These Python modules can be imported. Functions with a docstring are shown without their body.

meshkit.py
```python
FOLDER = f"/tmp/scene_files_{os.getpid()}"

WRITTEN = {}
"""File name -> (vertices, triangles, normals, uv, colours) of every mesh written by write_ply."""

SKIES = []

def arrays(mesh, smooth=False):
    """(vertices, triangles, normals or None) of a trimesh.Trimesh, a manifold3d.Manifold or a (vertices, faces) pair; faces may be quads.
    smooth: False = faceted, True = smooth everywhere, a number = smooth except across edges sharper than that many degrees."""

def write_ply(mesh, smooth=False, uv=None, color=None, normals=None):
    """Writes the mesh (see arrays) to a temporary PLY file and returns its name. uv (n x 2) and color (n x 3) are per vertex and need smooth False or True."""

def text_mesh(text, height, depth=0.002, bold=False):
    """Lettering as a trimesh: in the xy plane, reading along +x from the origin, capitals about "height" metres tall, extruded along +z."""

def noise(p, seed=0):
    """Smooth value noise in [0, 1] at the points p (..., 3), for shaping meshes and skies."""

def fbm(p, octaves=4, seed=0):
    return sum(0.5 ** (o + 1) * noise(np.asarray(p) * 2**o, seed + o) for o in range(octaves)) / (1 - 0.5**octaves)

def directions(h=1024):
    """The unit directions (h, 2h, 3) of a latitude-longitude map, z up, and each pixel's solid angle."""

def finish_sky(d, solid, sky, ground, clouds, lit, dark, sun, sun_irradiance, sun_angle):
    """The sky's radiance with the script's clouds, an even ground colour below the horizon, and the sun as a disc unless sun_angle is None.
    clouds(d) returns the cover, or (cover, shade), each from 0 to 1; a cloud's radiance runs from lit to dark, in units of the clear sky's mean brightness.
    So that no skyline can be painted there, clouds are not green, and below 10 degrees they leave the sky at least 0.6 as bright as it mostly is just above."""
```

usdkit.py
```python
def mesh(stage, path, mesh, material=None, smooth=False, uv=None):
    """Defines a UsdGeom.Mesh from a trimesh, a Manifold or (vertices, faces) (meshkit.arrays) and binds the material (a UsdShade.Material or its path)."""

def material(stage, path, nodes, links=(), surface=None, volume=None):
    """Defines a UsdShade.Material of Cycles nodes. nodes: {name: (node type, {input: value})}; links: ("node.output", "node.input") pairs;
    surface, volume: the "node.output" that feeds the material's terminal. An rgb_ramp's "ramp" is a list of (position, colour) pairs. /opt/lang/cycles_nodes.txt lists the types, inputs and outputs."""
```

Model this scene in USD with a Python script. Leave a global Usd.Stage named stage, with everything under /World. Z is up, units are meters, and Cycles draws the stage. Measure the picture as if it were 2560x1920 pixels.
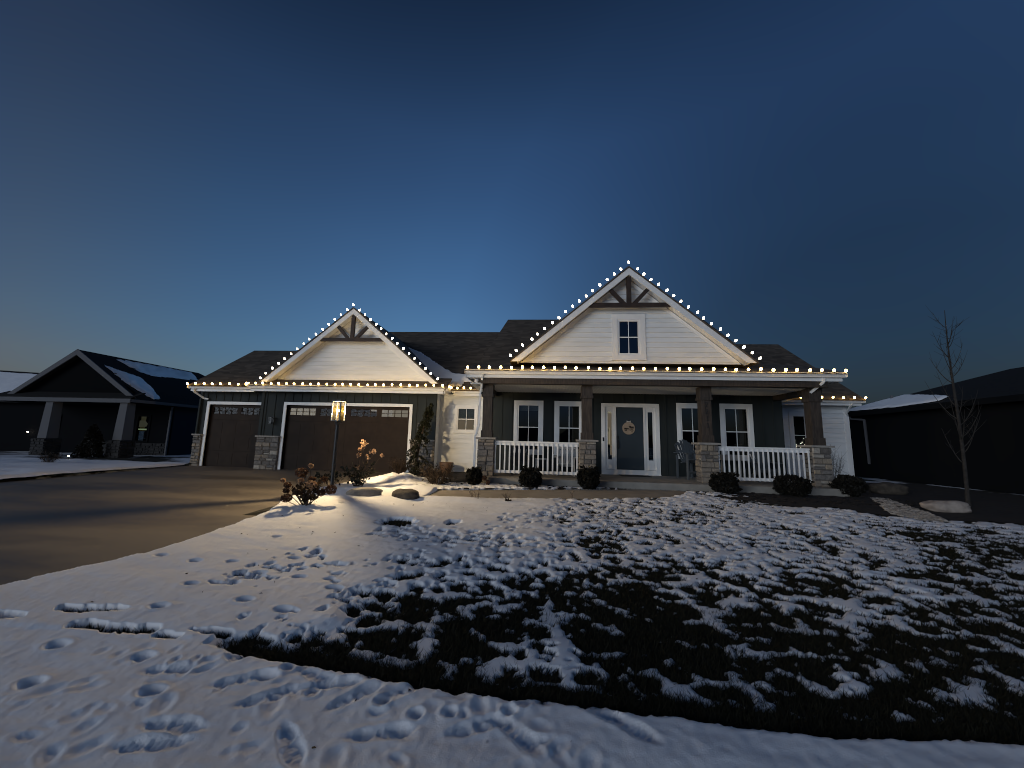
import math, random
import numpy as np, trimesh, usdkit, meshkit
from pxr import Usd, UsdGeom, UsdLux, UsdShade, Gf, Sdf
from shapely.geometry import Polygon, box as sbox, LineString, Point
from shapely import contains_xy

stage = Usd.Stage.CreateInMemory()
UsdGeom.SetStageUpAxis(stage, UsdGeom.Tokens.z)
UsdGeom.SetStageMetersPerUnit(stage, 1.0)
UsdGeom.Xform.Define(stage, '/World')
UsdGeom.Scope.Define(stage, '/World/Looks')
random.seed(7)
RNG = np.random.default_rng(11)

# ------------------------------------------------------------------ camera, sky, sun, exposure
EYE = np.array([0.0, 0.0, 1.082])
YAW, PITCH, ROLL = -0.0860, 0.1430, 0.0250
EXPOSURE = 1.75
SUN_AZ, SUN_EL = math.radians(-140), math.radians(2.0)
SKY_STRENGTH = 0.085
GLOW = 0.118

_f = np.array([math.sin(YAW) * math.cos(PITCH), math.cos(YAW) * math.cos(PITCH), math.sin(PITCH)])
_r = np.array([math.cos(YAW), -math.sin(YAW), 0.0]); _u = np.cross(_r, _f)
_c, _s = math.cos(ROLL), math.sin(ROLL)
CR, CU, CF = _c * _r + _s * _u, _c * _u - _s * _r, _f
cam = UsdGeom.Camera.Define(stage, '/World/camera')
cam.AddTransformOp().Set(Gf.Matrix4d(*map(float, [*CR, 0, *CU, 0, *(-CF), 0, *EYE, 1])))
cam.CreateHorizontalApertureAttr(36.0)
cam.CreateVerticalApertureAttr(27.0)
cam.CreateFocalLengthAttr(36.0 * 965.16 / 2560)
cam.CreateFStopAttr(0.0)
cam.CreateClippingRangeAttr(Gf.Vec2f(0.05, 5000.0))
cam.CreateExposureAttr(EXPOSURE)

sky = UsdLux.DomeLight.Define(stage, '/World/sky')
# single-scattering twilight sky; the afterglow side is warmer, the side away from the sun and the zenith fall off into night
SUN_DIR = (math.sin(SUN_AZ), math.cos(SUN_AZ), 0.0)
Z_RAMP = [(0, (.34, .58, 1.35)), (.06, (.74, .82, 1.18)), (.13, (1.04, .98, 1.10)), (.2, (1.08, 1.06, 1.14)), (.3, (1.10, 1.05, 1.10)), (.45, (.99, .94, .98)), (.56, (.85, .79, .84)), (.64, (.76, .70, .75)), (.72, (.54, .50, .54)), (.8, (.35, .32, .35)), (1, (.20, .18, .21))]
D_RAMP = [(0, (.12, .115, .12)), (.04, (.20, .19, .20)), (.08, (.35, .335, .35)), (.12, (.55, .53, .55)), (.17, (.80, .78, .80)), (.22, (.97, .96, .97)), (.27, (1.02, 1.0, 1.0)), (.34, (1.0, .96, .96)), (.45, (.88, .82, .81)), (.57, (.88, .64, .57)), (.7, (.36, .37, .45)), (1, (.08, .13, .25))]
sky_mat = usdkit.material(stage, '/World/Looks/sky_material', {
    't': ('sky_texture', {'sky_type': 'single_scattering', 'sun_disc': False, 'sun_elevation': SUN_EL, 'sun_rotation': SUN_AZ, 'ozone_density': 3.3, 'aerosol_density': .6}),
    'g': ('texture_coordinate', {}), 'sx': ('separate_xyz', {}), 'rz': ('rgb_ramp', {'ramp': Z_RAMP}), 'dt': ('vector_math', {'math_type': 'dot_product', 'vector2': SUN_DIR}),
    'mr': ('map_range', {'from_min': -1.0, 'from_max': 1.0, 'to_min': 0.0, 'to_max': 1.0}), 'rd': ('rgb_ramp', {'ramp': D_RAMP}),
    'm1': ('mix', {'mix_type': 'multiply', 'fac': 1.0}), 'm2': ('mix', {'mix_type': 'multiply', 'fac': 1.0}), 'b': ('background_shader', {'strength': SKY_STRENGTH})},
    [('g.generated', 'sx.vector'), ('sx.z', 'rz.fac'), ('g.generated', 'dt.vector1'), ('dt.value', 'mr.value'), ('mr.result', 'rd.fac'), ('t.color', 'm1.color1'), ('rz.color', 'm1.color2'),
     ('m1.color', 'm2.color1'), ('rd.color', 'm2.color2'), ('m2.color', 'b.color')], surface='b.background')
UsdShade.MaterialBindingAPI.Apply(sky.GetPrim()).Bind(sky_mat)
sky.GetPrim().SetCustomDataByKey('kind', 'structure')

sun = UsdLux.DistantLight.Define(stage, '/World/sun')
_d = np.array([math.sin(SUN_AZ) * math.cos(SUN_EL + .035), math.cos(SUN_AZ) * math.cos(SUN_EL + .035), math.sin(SUN_EL + .035)])
_z = _d / np.linalg.norm(_d); _x = np.cross([0, 0, 1.0], _z); _x /= np.linalg.norm(_x); _y = np.cross(_z, _x)
sun.AddTransformOp().Set(Gf.Matrix4d(*map(float, [*_x, 0, *_y, 0, *_z, 0, 0, 0, 30, 1])))
sun.CreateIntensityAttr(GLOW); sun.CreateAngleAttr(36.0)
UsdLux.LightAPI(sun).CreateNormalizeAttr(True)
sun.CreateColorAttr(Gf.Vec3f(0.87, 0.97, 1.10))

# ------------------------------------------------------------------ helpers: names, custom data, meshes
_used = {}
def fresh(parent, name):
    n = _used.get((parent, name), 0); _used[(parent, name)] = n + 1
    return f'{parent}/{name}' if n == 0 else f'{parent}/{name}_{n:03d}'
def pth(p): return '/World' if p is None else (p if isinstance(p, str) else str(p.GetPath()))
def tag(p, label=None, cat=None, group=None, kind=None):
    for k, v in (('label', label), ('category', cat), ('group', group), ('kind', kind)):
        if v: p.SetCustomDataByKey(k, v)
    return p
def thing(name, label, cat, loc=(0, 0, 0), rz=0.0, group=None):
    x = UsdGeom.Xform.Define(stage, fresh('/World', name))
    x.AddTranslateOp().Set(Gf.Vec3d(*map(float, loc)))
    if rz: x.AddRotateZOp().Set(float(rz))
    return tag(x.GetPrim(), label, cat, group)
def part(parent, name, mesh, mat, smooth=False, label=None, kind=None):
    p = usdkit.mesh(stage, fresh(pth(parent), name), mesh, M[mat], smooth).GetPrim()
    return tag(p, label=label, kind=kind)
def top(name, mesh, mat, label=None, cat=None, kind=None, smooth=False, group=None):
    return tag(usdkit.mesh(stage, fresh('/World', name), mesh, M[mat], smooth).GetPrim(), label, cat, group, kind)
def clone(src, loc, rz=0.0, label=None, group=None, scale=None):
    x = UsdGeom.Xform.Define(stage, fresh('/World', src.GetName()))
    x.AddTranslateOp().Set(Gf.Vec3d(*map(float, loc)))
    if rz: x.AddRotateZOp().Set(float(rz))
    if scale: x.AddScaleOp().Set(Gf.Vec3f(*map(float, scale)))
    p = x.GetPrim(); was = src.GetCustomData()
    p.GetReferences().AddInternalReference(src.GetPath()); p.SetInstanceable(True)
    return tag(p, label or was.get('label'), was.get('category'), group or was.get('group'))

class MB:
    """collects boxes, bars, tubes, polygons into one mesh"""
    def __init__(s): s.v, s.f, s.n = [], [], 0
    def add(s, v, f):
        v = np.asarray(v, float).reshape(-1, 3); f = np.asarray(f, int).reshape(-1, 3)
        s.v.append(v); s.f.append(f + s.n); s.n += len(v); return s
    def tm(s, m): return s.add(m.vertices, m.faces)
    def box(s, x0, x1, y0, y1, z0, z1):
        v = [(x, y, z) for x in (x0, x1) for y in (y0, y1) for z in (z0, z1)]
        f = [(0, 1, 3), (0, 3, 2), (4, 6, 7), (4, 7, 5), (0, 4, 5), (0, 5, 1), (2, 3, 7), (2, 7, 6), (0, 2, 6), (0, 6, 4), (1, 5, 7), (1, 7, 3)]
        return s.add(v, f)
    def bar(s, a, b, w, h, up=(0, 0, 1)):
        a, b = np.array(a, float), np.array(b, float); d = b - a; d /= np.linalg.norm(d)
        r = np.cross(d, up)
        if np.linalg.norm(r) < 1e-6: r = np.cross(d, (0, 1, 0))
        r /= np.linalg.norm(r); u = np.cross(r, d)
        v = [p + sx * r * w / 2 + su * u * h / 2 for p in (a, b) for sx in (-1, 1) for su in (-1, 1)]
        f = [(0, 1, 3), (0, 3, 2), (4, 6, 7), (4, 7, 5), (0, 4, 5), (0, 5, 1), (2, 3, 7), (2, 7, 6), (0, 2, 6), (0, 6, 4), (1, 5, 7), (1, 7, 3)]
        return s.add(v, f)
    def tube(s, pts, rad, sides=6, cap=True):
        p = np.asarray(pts, float); t = np.gradient(p, axis=0); t /= np.linalg.norm(t, axis=1, keepdims=True) + 1e-12
        ref = np.array([0, 0, 1.0]) if abs(t[:, 2]).mean() < .8 else np.array([1.0, 0, 0])
        a = np.cross(t, ref); a /= np.linalg.norm(a, axis=1, keepdims=True) + 1e-12; b = np.cross(t, a)
        ang = np.arange(sides) * 2 * math.pi / sides; r = np.broadcast_to(rad, (len(p),))
        v = p[:, None] + r[:, None, None] * (np.cos(ang)[None, :, None] * a[:, None] + np.sin(ang)[None, :, None] * b[:, None])
        f = []
        for i in range(len(p) - 1):
            for j in range(sides):
                k = (j + 1) % sides; q = [i * sides + j, i * sides + k, (i + 1) * sides + k, (i + 1) * sides + j]
                f += [(q[0], q[2], q[1]), (q[0], q[3], q[2])]
        if cap:
            for j in range(1, sides - 1):
                o = (len(p) - 1) * sides
                f += [(0, j, j + 1), (o, o + j + 1, o + j)]
        return s.add(v.reshape(-1, 3), f)
    def lathe(s, prof, c=(0, 0, 0), sides=16):
        prof = np.asarray(prof, float); ang = np.arange(sides) * 2 * math.pi / sides
        v = np.stack([prof[:, None, 0] * np.cos(ang), prof[:, None, 0] * np.sin(ang), np.broadcast_to(prof[:, None, 1], (len(prof), sides))], -1) + np.array(c)
        f = []
        for i in range(len(prof) - 1):
            for j in range(sides):
                k = (j + 1) % sides; q = [i * sides + j, i * sides + k, (i + 1) * sides + k, (i + 1) * sides + j]
                f += [(q[0], q[1], q[2]), (q[0], q[2], q[3])]
        return s.add(v.reshape(-1, 3), f)
    def poly(s, pts):
        return s.add(pts, [(0, i, i + 1) for i in range(1, len(pts) - 1)])
    def prism(s, pts, d):
        """convex polygon pts swept along vector d, closed"""
        p = np.asarray(pts, float); n = len(p); q = p + np.asarray(d, float)
        f = [(0, i, i + 1) for i in range(1, n - 1)] + [(n, n + i + 1, n + i) for i in range(1, n - 1)]
        for i in range(n):
            j = (i + 1) % n; f += [(i, n + i, n + j), (i, n + j, j)]
        return s.add(np.vstack([p, q]), f)
    def extrude_xz(s, poly, y0, y1):
        """shapely polygon in (x, z) between depths y0 (front) and y1"""
        for g in getattr(poly, 'geoms', [poly]):
            if g.is_empty or g.area < 1e-6: continue
            m = trimesh.creation.extrude_polygon(g, 1.0, engine='earcut'); v = np.array(m.vertices)
            s.add(np.stack([v[:, 0], y1 + (y0 - y1) * v[:, 2], v[:, 1]], 1), m.faces)
        return s
    def get(s):
        m = trimesh.Trimesh(np.vstack(s.v), np.vstack(s.f), process=False); return m

def ell(c, r, sub=2, noise=0.0, seed=0, freq=2.0):
    m = trimesh.creation.icosphere(sub); v = np.array(m.vertices)
    if noise: v = v * (1 + noise * (meshkit.fbm(v * freq + seed * 7.3, 3, seed) - .5)[:, None] * 2)
    m.vertices = v * np.array(r) + np.array(c); return m

def leaves(centers, size, seed=0, aspect=1.6, tilt=1.0):
    """a leaf-sized quad at each centre, turned at random"""
    g = np.random.default_rng(seed); n = len(centers); c = np.asarray(centers)
    d = g.normal(size=(n, 3)); d /= np.linalg.norm(d, axis=1, keepdims=True)
    e = g.normal(size=(n, 3)); e -= (e * d).sum(1, keepdims=True) * d; e /= np.linalg.norm(e, axis=1, keepdims=True)
    sz = size * g.uniform(.6, 1.3, (n, 1)); d = d * sz * aspect / 2; e = e * sz / 2
    v = np.stack([c - d, c + e * .9, c + d, c - e * .9], 1).reshape(-1, 3); k = np.arange(n)[:, None] * 4
    f = np.vstack([k + [0, 1, 2], k + [0, 2, 3]]); return v, f
# ------------------------------------------------------------------ materials
M = {}
def mat(name, nodes, links, surface='p.BSDF', volume=None):
    M[name] = usdkit.material(stage, '/World/Looks/' + name, nodes, links, surface=surface, volume=volume)
def plain(name, col, rough=.6, spec=.5, metal=0.0):
    mat(name, {'p': ('principled_bsdf', {'base_color': col, 'roughness': rough, 'specular_ior_level': spec, 'metallic': metal})}, [])
def noisy(name, a, b, scale=8, rough=.7, bump=0.0, stretch=(1, 1, 1), detail=5, lo=.35, hi=.65, bscale=None, bdist=.01, spec=.4):
    nodes = {'g': ('geometry', {}), 'm': ('mapping', {'scale': stretch}), 'n': ('noise_texture', {'scale': scale, 'detail': detail, 'roughness': .6}),
             'r': ('rgb_ramp', {'ramp': [(0, a), (lo, a), (hi, b), (1, b)]}), 'p': ('principled_bsdf', {'roughness': rough, 'specular_ior_level': spec})}
    links = [('g.position', 'm.vector'), ('m.vector', 'n.vector'), ('n.fac', 'r.fac'), ('r.color', 'p.base_color')]
    if bump:
        nodes['n2'] = ('noise_texture', {'scale': bscale or scale * 3, 'detail': 4}); nodes['b'] = ('bump', {'strength': bump, 'distance': bdist})
        links += [('m.vector', 'n2.vector'), ('n2.fac', 'b.height'), ('b.normal', 'p.normal')]
    mat(name, nodes, links)
noisy('white_siding', (.64, .65, .64), (.72, .73, .72), 1.3, .6, .12, (1, 1, 6), bscale=60, bdist=.002)
noisy('white_trim', (.70, .695, .67), (.77, .765, .74), 2.0, .5, .05, bscale=50, bdist=.001)
noisy('dark_siding', (.018, .022, .0215), (.027, .032, .031), 1.6, .75, .1, (1, 1, .3), bscale=40, bdist=.002, spec=.2)
noisy('door_brown', (.021, .0135, .009), (.029, .0195, .013), 2.5, .7, .06, bscale=40, bdist=.001, spec=.15)
noisy('door_slate', (.030, .042, .050), (.036, .049, .058), 2.0, .45)
noisy('stained_wood', (.024, .018, .013), (.062, .047, .036), 5, .7, .3, (6, 6, .7), bscale=30, bdist=.004)
noisy('truss_wood', (.020, .013, .010), (.045, .028, .020), 6, .7, .2, (1, 1, 1), bscale=30, bdist=.003)
for i, (a, b) in enumerate([((.16, .135, .105), (.24, .205, .165)), ((.11, .10, .09), (.18, .165, .15)), ((.21, .17, .12), (.30, .25, .19)), ((.085, .075, .065), (.14, .125, .11)), ((.26, .23, .19), (.36, .33, .28))]):
    noisy(f'stone_{i}', a, b, 14, .85, .5, bscale=45, bdist=.006)
plain('mortar', (.10, .09, .08), .95)
noisy('capstone', (.20, .185, .165), (.29, .27, .24), 10, .85, .3, bscale=60, bdist=.003)
noisy('concrete', (.20, .185, .16), (.27, .25, .215), 3, .9, .2, bscale=80, bdist=.002)
# driveway: broom-finished tan concrete with long wet streaks
mat('driveway_concrete', {'g': ('geometry', {}), 'm': ('mapping', {'scale': (.25, .9, 1), 'rotation': (0, 0, .25)}), 'n': ('noise_texture', {'scale': .8, 'detail': 6, 'roughness': .55}),
    'r': ('rgb_ramp', {'ramp': [(0, (.075, .062, .047)), (.40, (.09, .075, .058)), (.56, (.165, .138, .105)), (1, (.185, .155, .12))]}),
    'q': ('rgb_ramp', {'ramp': [(0, (.45,) * 3), (.42, (.5,) * 3), (.56, (.85,) * 3), (1, (.9,) * 3)]}),
    'n2': ('noise_texture', {'scale': 120, 'detail': 3}), 'b': ('bump', {'strength': .15, 'distance': .003}), 'p': ('principled_bsdf', {'specular_ior_level': .4})},
    [('g.position', 'm.vector'), ('m.vector', 'n.vector'), ('n.fac', 'r.fac'), ('n.fac', 'q.fac'), ('r.color', 'p.base_color'), ('q.color', 'p.roughness'), ('g.position', 'n2.vector'), ('n2.fac', 'b.height'), ('b.normal', 'p.normal')])
noisy('path_concrete', (.21, .18, .14), (.28, .245, .195), 2.2, .85, .15, bscale=90, bdist=.002)
# shingles: courses from the world height, tabs from a cell noise
mat('shingle', {'g': ('geometry', {}), 'm': ('mapping', {'scale': (3.2, 3.2, 12.0)}), 'v': ('voronoi_texture', {'scale': 1.0, 'randomness': .7}),
    'w': ('wave_texture', {'wave_type': 'bands', 'bands_direction': 'z', 'profile': 'saw', 'scale': 1.9, 'distortion': 0.15, 'detail': 1}),
    'bw': ('rgb_to_bw', {}), 'r': ('rgb_ramp', {'ramp': [(0, (.045, .036, .028)), (.5, (.072, .058, .045)), (1, (.115, .092, .07))]}),
    'b': ('bump', {'strength': .5, 'distance': .01}), 'p': ('principled_bsdf', {'roughness': .93, 'specular_ior_level': .25})},
    [('g.position', 'm.vector'), ('m.vector', 'v.vector'), ('v.color', 'bw.color'), ('bw.val', 'r.fac'), ('r.color', 'p.base_color'), ('g.position', 'w.vector'), ('w.fac', 'b.height'), ('b.normal', 'p.normal')])
# snow: bright, slightly translucent, grainy
mat('snow', {'g': ('geometry', {}), 'n': ('noise_texture', {'scale': 110, 'detail': 5, 'roughness': .75}), 'n1': ('noise_texture', {'scale': 9, 'detail': 5}), 'a': ('math', {'math_type': 'multiply', 'value2': .5}),
    'ad': ('math', {'math_type': 'add'}), 'b': ('bump', {'strength': .55, 'distance': .012}), 'n2': ('noise_texture', {'scale': 1.7, 'detail': 4}),
    'r': ('rgb_ramp', {'ramp': [(0, (.74, .74, .745)), (1, (.86, .86, .865))]}), 'p': ('principled_bsdf', {'roughness': .75, 'specular_ior_level': .3})},
    [('g.position', 'n.vector'), ('g.position', 'n1.vector'), ('n.fac', 'a.value1'), ('a.value', 'ad.value1'), ('n1.fac', 'ad.value2'), ('ad.value', 'b.height'), ('b.normal', 'p.normal'), ('g.position', 'n2.vector'), ('n2.fac', 'r.fac'), ('r.color', 'p.base_color')])
noisy('soil_lawn', (.016, .014, .008), (.042, .035, .019), 30, .95, .6, bscale=90, bdist=.02)
noisy('mulch', (.008, .006, .005), (.022, .016, .012), 25, .95, .8, bscale=70, bdist=.02)
# far ground: winter grass with drifted snow
mat('far_ground', {'g': ('geometry', {}), 'n': ('noise_texture', {'scale': .35, 'detail': 8, 'roughness': .65}), 'r': ('rgb_ramp', {'ramp': [(0, (.016, .014, .008)), (.47, (.022, .019, .011)), (.53, (.70, .70, .71)), (1, (.78, .78, .79))]}),
    'p': ('principled_bsdf', {'roughness': .9, 'specular_ior_level': .2})}, [('g.position', 'n.vector'), ('n.fac', 'r.fac'), ('r.color', 'p.base_color')])
def leafy(name, a, b, tr=.25):
    mat(name, {'o': ('geometry', {}), 'r': ('rgb_ramp', {'ramp': [(0, a), (1, b)]}), 'd': ('principled_bsdf', {'roughness': .7, 'specular_ior_level': .25}), 't': ('translucent_bsdf', {}), 'x': ('mix_closure', {'fac': tr})},
        [('o.random_per_island', 'r.fac'), ('r.color', 'd.base_color'), ('r.color', 't.color'), ('d.BSDF', 'x.closure1'), ('t.BSDF', 'x.closure2')], surface='x.closure')
leafy('grass_blade', (.022, .020, .009), (.095, .078, .036))
leafy('boxwood', (.010, .009, .006), (.026, .020, .012))
leafy('spruce_needle', (.018, .019, .007), (.060, .058, .020))
leafy('dried_petal', (.10, .052, .030), (.25, .15, .095), .35)
leafy('tan_petal', (.40, .26, .16), (.62, .46, .32), .35)
leafy('dry_leaf', (.035, .022, .012), (.075, .048, .025))
leafy('olive_leaf', (.020, .020, .010), (.055, .045, .022))
noisy('twig', (.045, .028, .016), (.085, .055, .034), 20, .85)
noisy('bark_grey', (.05, .044, .038), (.10, .09, .08), 14, .9, .3, (1, 1, .3), bscale=40)
noisy('bark_dark', (.016, .014, .012), (.034, .030, .026), 14, .9)
noisy('bark_brown', (.030, .020, .013), (.06, .04, .026), 14, .9)
noisy('rock_grey', (.14, .13, .115), (.27, .25, .22), 5, .9, .6, bscale=24, bdist=.02)
noisy('rock_brown', (.035, .028, .021), (.085, .068, .05), 6, .9, .6, bscale=24, bdist=.02)
noisy('rock_tan', (.22, .18, .15), (.38, .32, .27), 5, .9, .5, bscale=24, bdist=.02)
noisy('gravel_stone', (.16, .14, .12), (.40, .36, .31), 9, .9, .3, bscale=40)
noisy('pot_brown', (.10, .055, .032), (.17, .10, .06), 6, .55)
plain('black_metal', (.010, .010, .010), .45)
plain('brass', (.55, .36, .14), .35, .5, 1.0)
plain('chair_grey', (.30, .31, .31), .55); plain('chair_dark', (.035, .038, .04), .55); plain('chair_slate', (.065, .074, .08), .6)
plain('dark_interior', (.012, .013, .015), .9)
plain('blind', (.42, .42, .41), .8); plain('curtain', (.22, .18, .14), .9)
plain('wire', (.008, .009, .007), .6)
plain('mat_rubber', (.012, .012, .012), .9)
noisy('sign_wood', (.30, .23, .16), (.42, .33, .24), 9, .7, 0, (1, 1, 8))
plain('sign_ink', (.025, .015, .010), .8); plain('ribbon', (.55, .53, .48), .8)
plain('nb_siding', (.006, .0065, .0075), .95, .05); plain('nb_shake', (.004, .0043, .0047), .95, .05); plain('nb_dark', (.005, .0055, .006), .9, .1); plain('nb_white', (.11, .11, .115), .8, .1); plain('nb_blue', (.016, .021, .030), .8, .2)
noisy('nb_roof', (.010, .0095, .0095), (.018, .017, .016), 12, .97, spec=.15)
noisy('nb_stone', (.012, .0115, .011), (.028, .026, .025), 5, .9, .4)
def glass(name, tint=(.9, .93, .93), ior=1.5, rough=0.0, refl=1.0):
    mat(name, {'f0': ('fresnel', {'IOR': ior}), 'ge': ('geometry', {}), 'iv': ('math', {'math_type': 'subtract', 'value1': 1.0}), 'f': ('math', {'math_type': 'multiply'}), 't': ('transparent_bsdf', {'color': tint}), 'g': ('glossy_bsdf', {'color': (.95 * refl, .97 * refl, 1.0 * refl), 'roughness': rough}), 'x': ('mix_closure', {})},
        [('ge.backfacing', 'iv.value2'), ('f0.fac', 'f.value1'), ('iv.value', 'f.value2'), ('f.value', 'x.fac'), ('t.BSDF', 'x.closure1'), ('g.BSDF', 'x.closure2')], surface='x.closure')
glass('window_glass', (.55, .58, .58), 1.9); glass('garage_glass', (.7, .7, .7), 1.4, refl=.22)
# seeded lantern glass: scatters some of the bulb's light
mat('seeded_glass', {'g': ('geometry', {}), 'n': ('noise_texture', {'scale': 38, 'detail': 3}), 'rr': ('map_range', {'from_min': .3, 'from_max': .7, 'to_min': .00035, 'to_max': .0007, 'clamp': True}),
    't': ('transparent_bsdf', {'color': (.97, .95, .9)}), 'l': ('translucent_bsdf', {'color': (1, .74, .16)}), 'x': ('mix_closure', {}), 'gl': ('glossy_bsdf', {'roughness': .0, 'color': (1, 1, 1)}), 'y': ('mix_closure', {'fac': .004})},
    [('g.position', 'n.vector'), ('n.fac', 'rr.value'), ('rr.result', 'x.fac'), ('t.BSDF', 'x.closure1'), ('l.BSDF', 'x.closure2'), ('x.closure', 'y.closure1'), ('gl.BSDF', 'y.closure2')], surface='y.closure')
def emit(name, col, s):
    mat(name, {'e': ('emission', {'color': col, 'strength': s})}, [], surface='e.emission')
BULB = (1.0, .60, .17)
emit('bulb_warm', BULB, 7.0); emit('bulb_warm_soft', (1.0, .62, .20), 3.2); emit('bulb_warm_strong', (1.0, .60, .16), 10.0)
emit('bulb_cool', (1.0, .88, .68), 3.6); emit('bulb_cool_soft', (1.0, .84, .60), 1.8); emit('bulb_cool_strong', (1.0, .90, .72), 5.2)
emit('lamp_bulb', (1.0, .77, .47), 8600.0)
mat('garage_lit', {'g': ('geometry', {}), 'n': ('noise_texture', {'scale': 2.0, 'detail': 3}), 'r': ('rgb_ramp', {'ramp': [(0, (.75, .66, .50)), (1, (1, .90, .72))]}), 'e': ('emission', {'strength': .125})},
    [('g.position', 'n.vector'), ('n.fac', 'r.fac'), ('r.color', 'e.color')], surface='e.emission')
emit('room_warm', (1.0, .72, .42), .05); emit('room_bright', (1.0, .80, .52), .20); emit('room_tan', (1.0, .70, .45), .10)
emit('tiny_light', (1.0, .85, .65), 6.0); emit('nb_glow', (.85, .80, .55), .035); emit('nb_glow_green', (.8, 1.0, .55), .16)
# ------------------------------------------------------------------ ground
def gz(y): return -.45 + .24 * np.clip((np.asarray(y, float) - 2) / 8.5, 0, 1)
def zd(y): return -.47 + .22 * np.clip((np.asarray(y, float) - 2) / 12, 0, 1)      # driveway level
def edge_r(y): return np.interp(y, [-4, 3.0, 3.6, 4.3, 5.3, 6.6, 7.6, 8.7, 9.7, 11.0, 12.6, 13.4, 14.2], [-5.3, -5.1, -4.95, -4.62, -4.70, -4.86, -5.30, -5.52, -5.42, -5.02, -4.80, -4.86, -4.90])
DRIVE_L = -13.95
def grid(xs, ys, zf):
    X, Y = np.meshgrid(xs, ys); Z = zf(X, Y); nx = len(xs)
    i, j = np.meshgrid(np.arange(len(ys) - 1), np.arange(nx - 1), indexing='ij'); a = (i * nx + j).ravel()
    f = np.vstack([np.stack([a, a + 1, a + nx + 1], 1), np.stack([a, a + nx + 1, a + nx], 1)])
    return np.stack([X.ravel(), Y.ravel(), Z.ravel()], 1), f
gx = np.array([-700, -250, -90, -50, -32, -24, -18, -15, -13.97] + list(np.linspace(-13, 15, 29)) + [18, 24, 32, 50, 90, 250, 700])
gy = np.array([-700, -250, -110, -60, -30, -16, -8, -4, -2] + list(np.linspace(-1, 13, 29)) + [14.5, 18, 24, 32, 50, 90, 250, 700])
def ground_z(X, Y):
    z = gz(Y); inside = (X > DRIVE_L - .1) & (X < edge_r(Y) - .12) & (Y > -40) & (Y < 14.6)
    return np.where(inside, np.minimum(z, zd(Y)) - .10, z)
top('far_ground', grid(gx, gy, ground_z), 'far_ground', kind='structure', label='dark winter ground reaching out to the horizon')
# lawn right in front, a finer sheet 5 mm above with small unevenness
lx = np.concatenate([np.linspace(-5.4, 9, 145), np.linspace(9.3, 16, 24)]); ly = np.linspace(.2, 12.4, 123)
lv, lf = grid(lx, ly, lambda X, Y: gz(Y) + .005 + .012 * meshkit.fbm(np.stack([X * 2.2, Y * 2.2, X * 0], -1), 3, 5))
keep = np.all((lv[lf][:, :, 0] > edge_r(lv[lf][:, :, 1]) - .02), axis=1)
top('lawn', (lv, lf[keep]), 'soil_lawn', kind='structure', label='dark winter lawn in front of the porch')
# driveway
dy = np.linspace(-12, 14.5, 107); dv, df = [], []
for k in range(40):
    dv.append(np.stack([DRIVE_L + (edge_r(dy) - .03 - DRIVE_L) * k / 39, dy, zd(dy) + .004 * meshkit.noise(np.stack([dy * .7, dy * 0 + k * .5, dy * 0], -1), 3)], 1))
dv = np.array(dv); n = len(dy)
for k in range(39):
    for i in range(n - 1): a = k * n + i; df += [(a, a + n, a + n + 1), (a, a + n + 1, a + 1)]
top('driveway', (dv.reshape(-1, 3), np.array(df)), 'driveway_concrete', kind='structure', label='wide tan concrete driveway leading to the garage doors')
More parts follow.
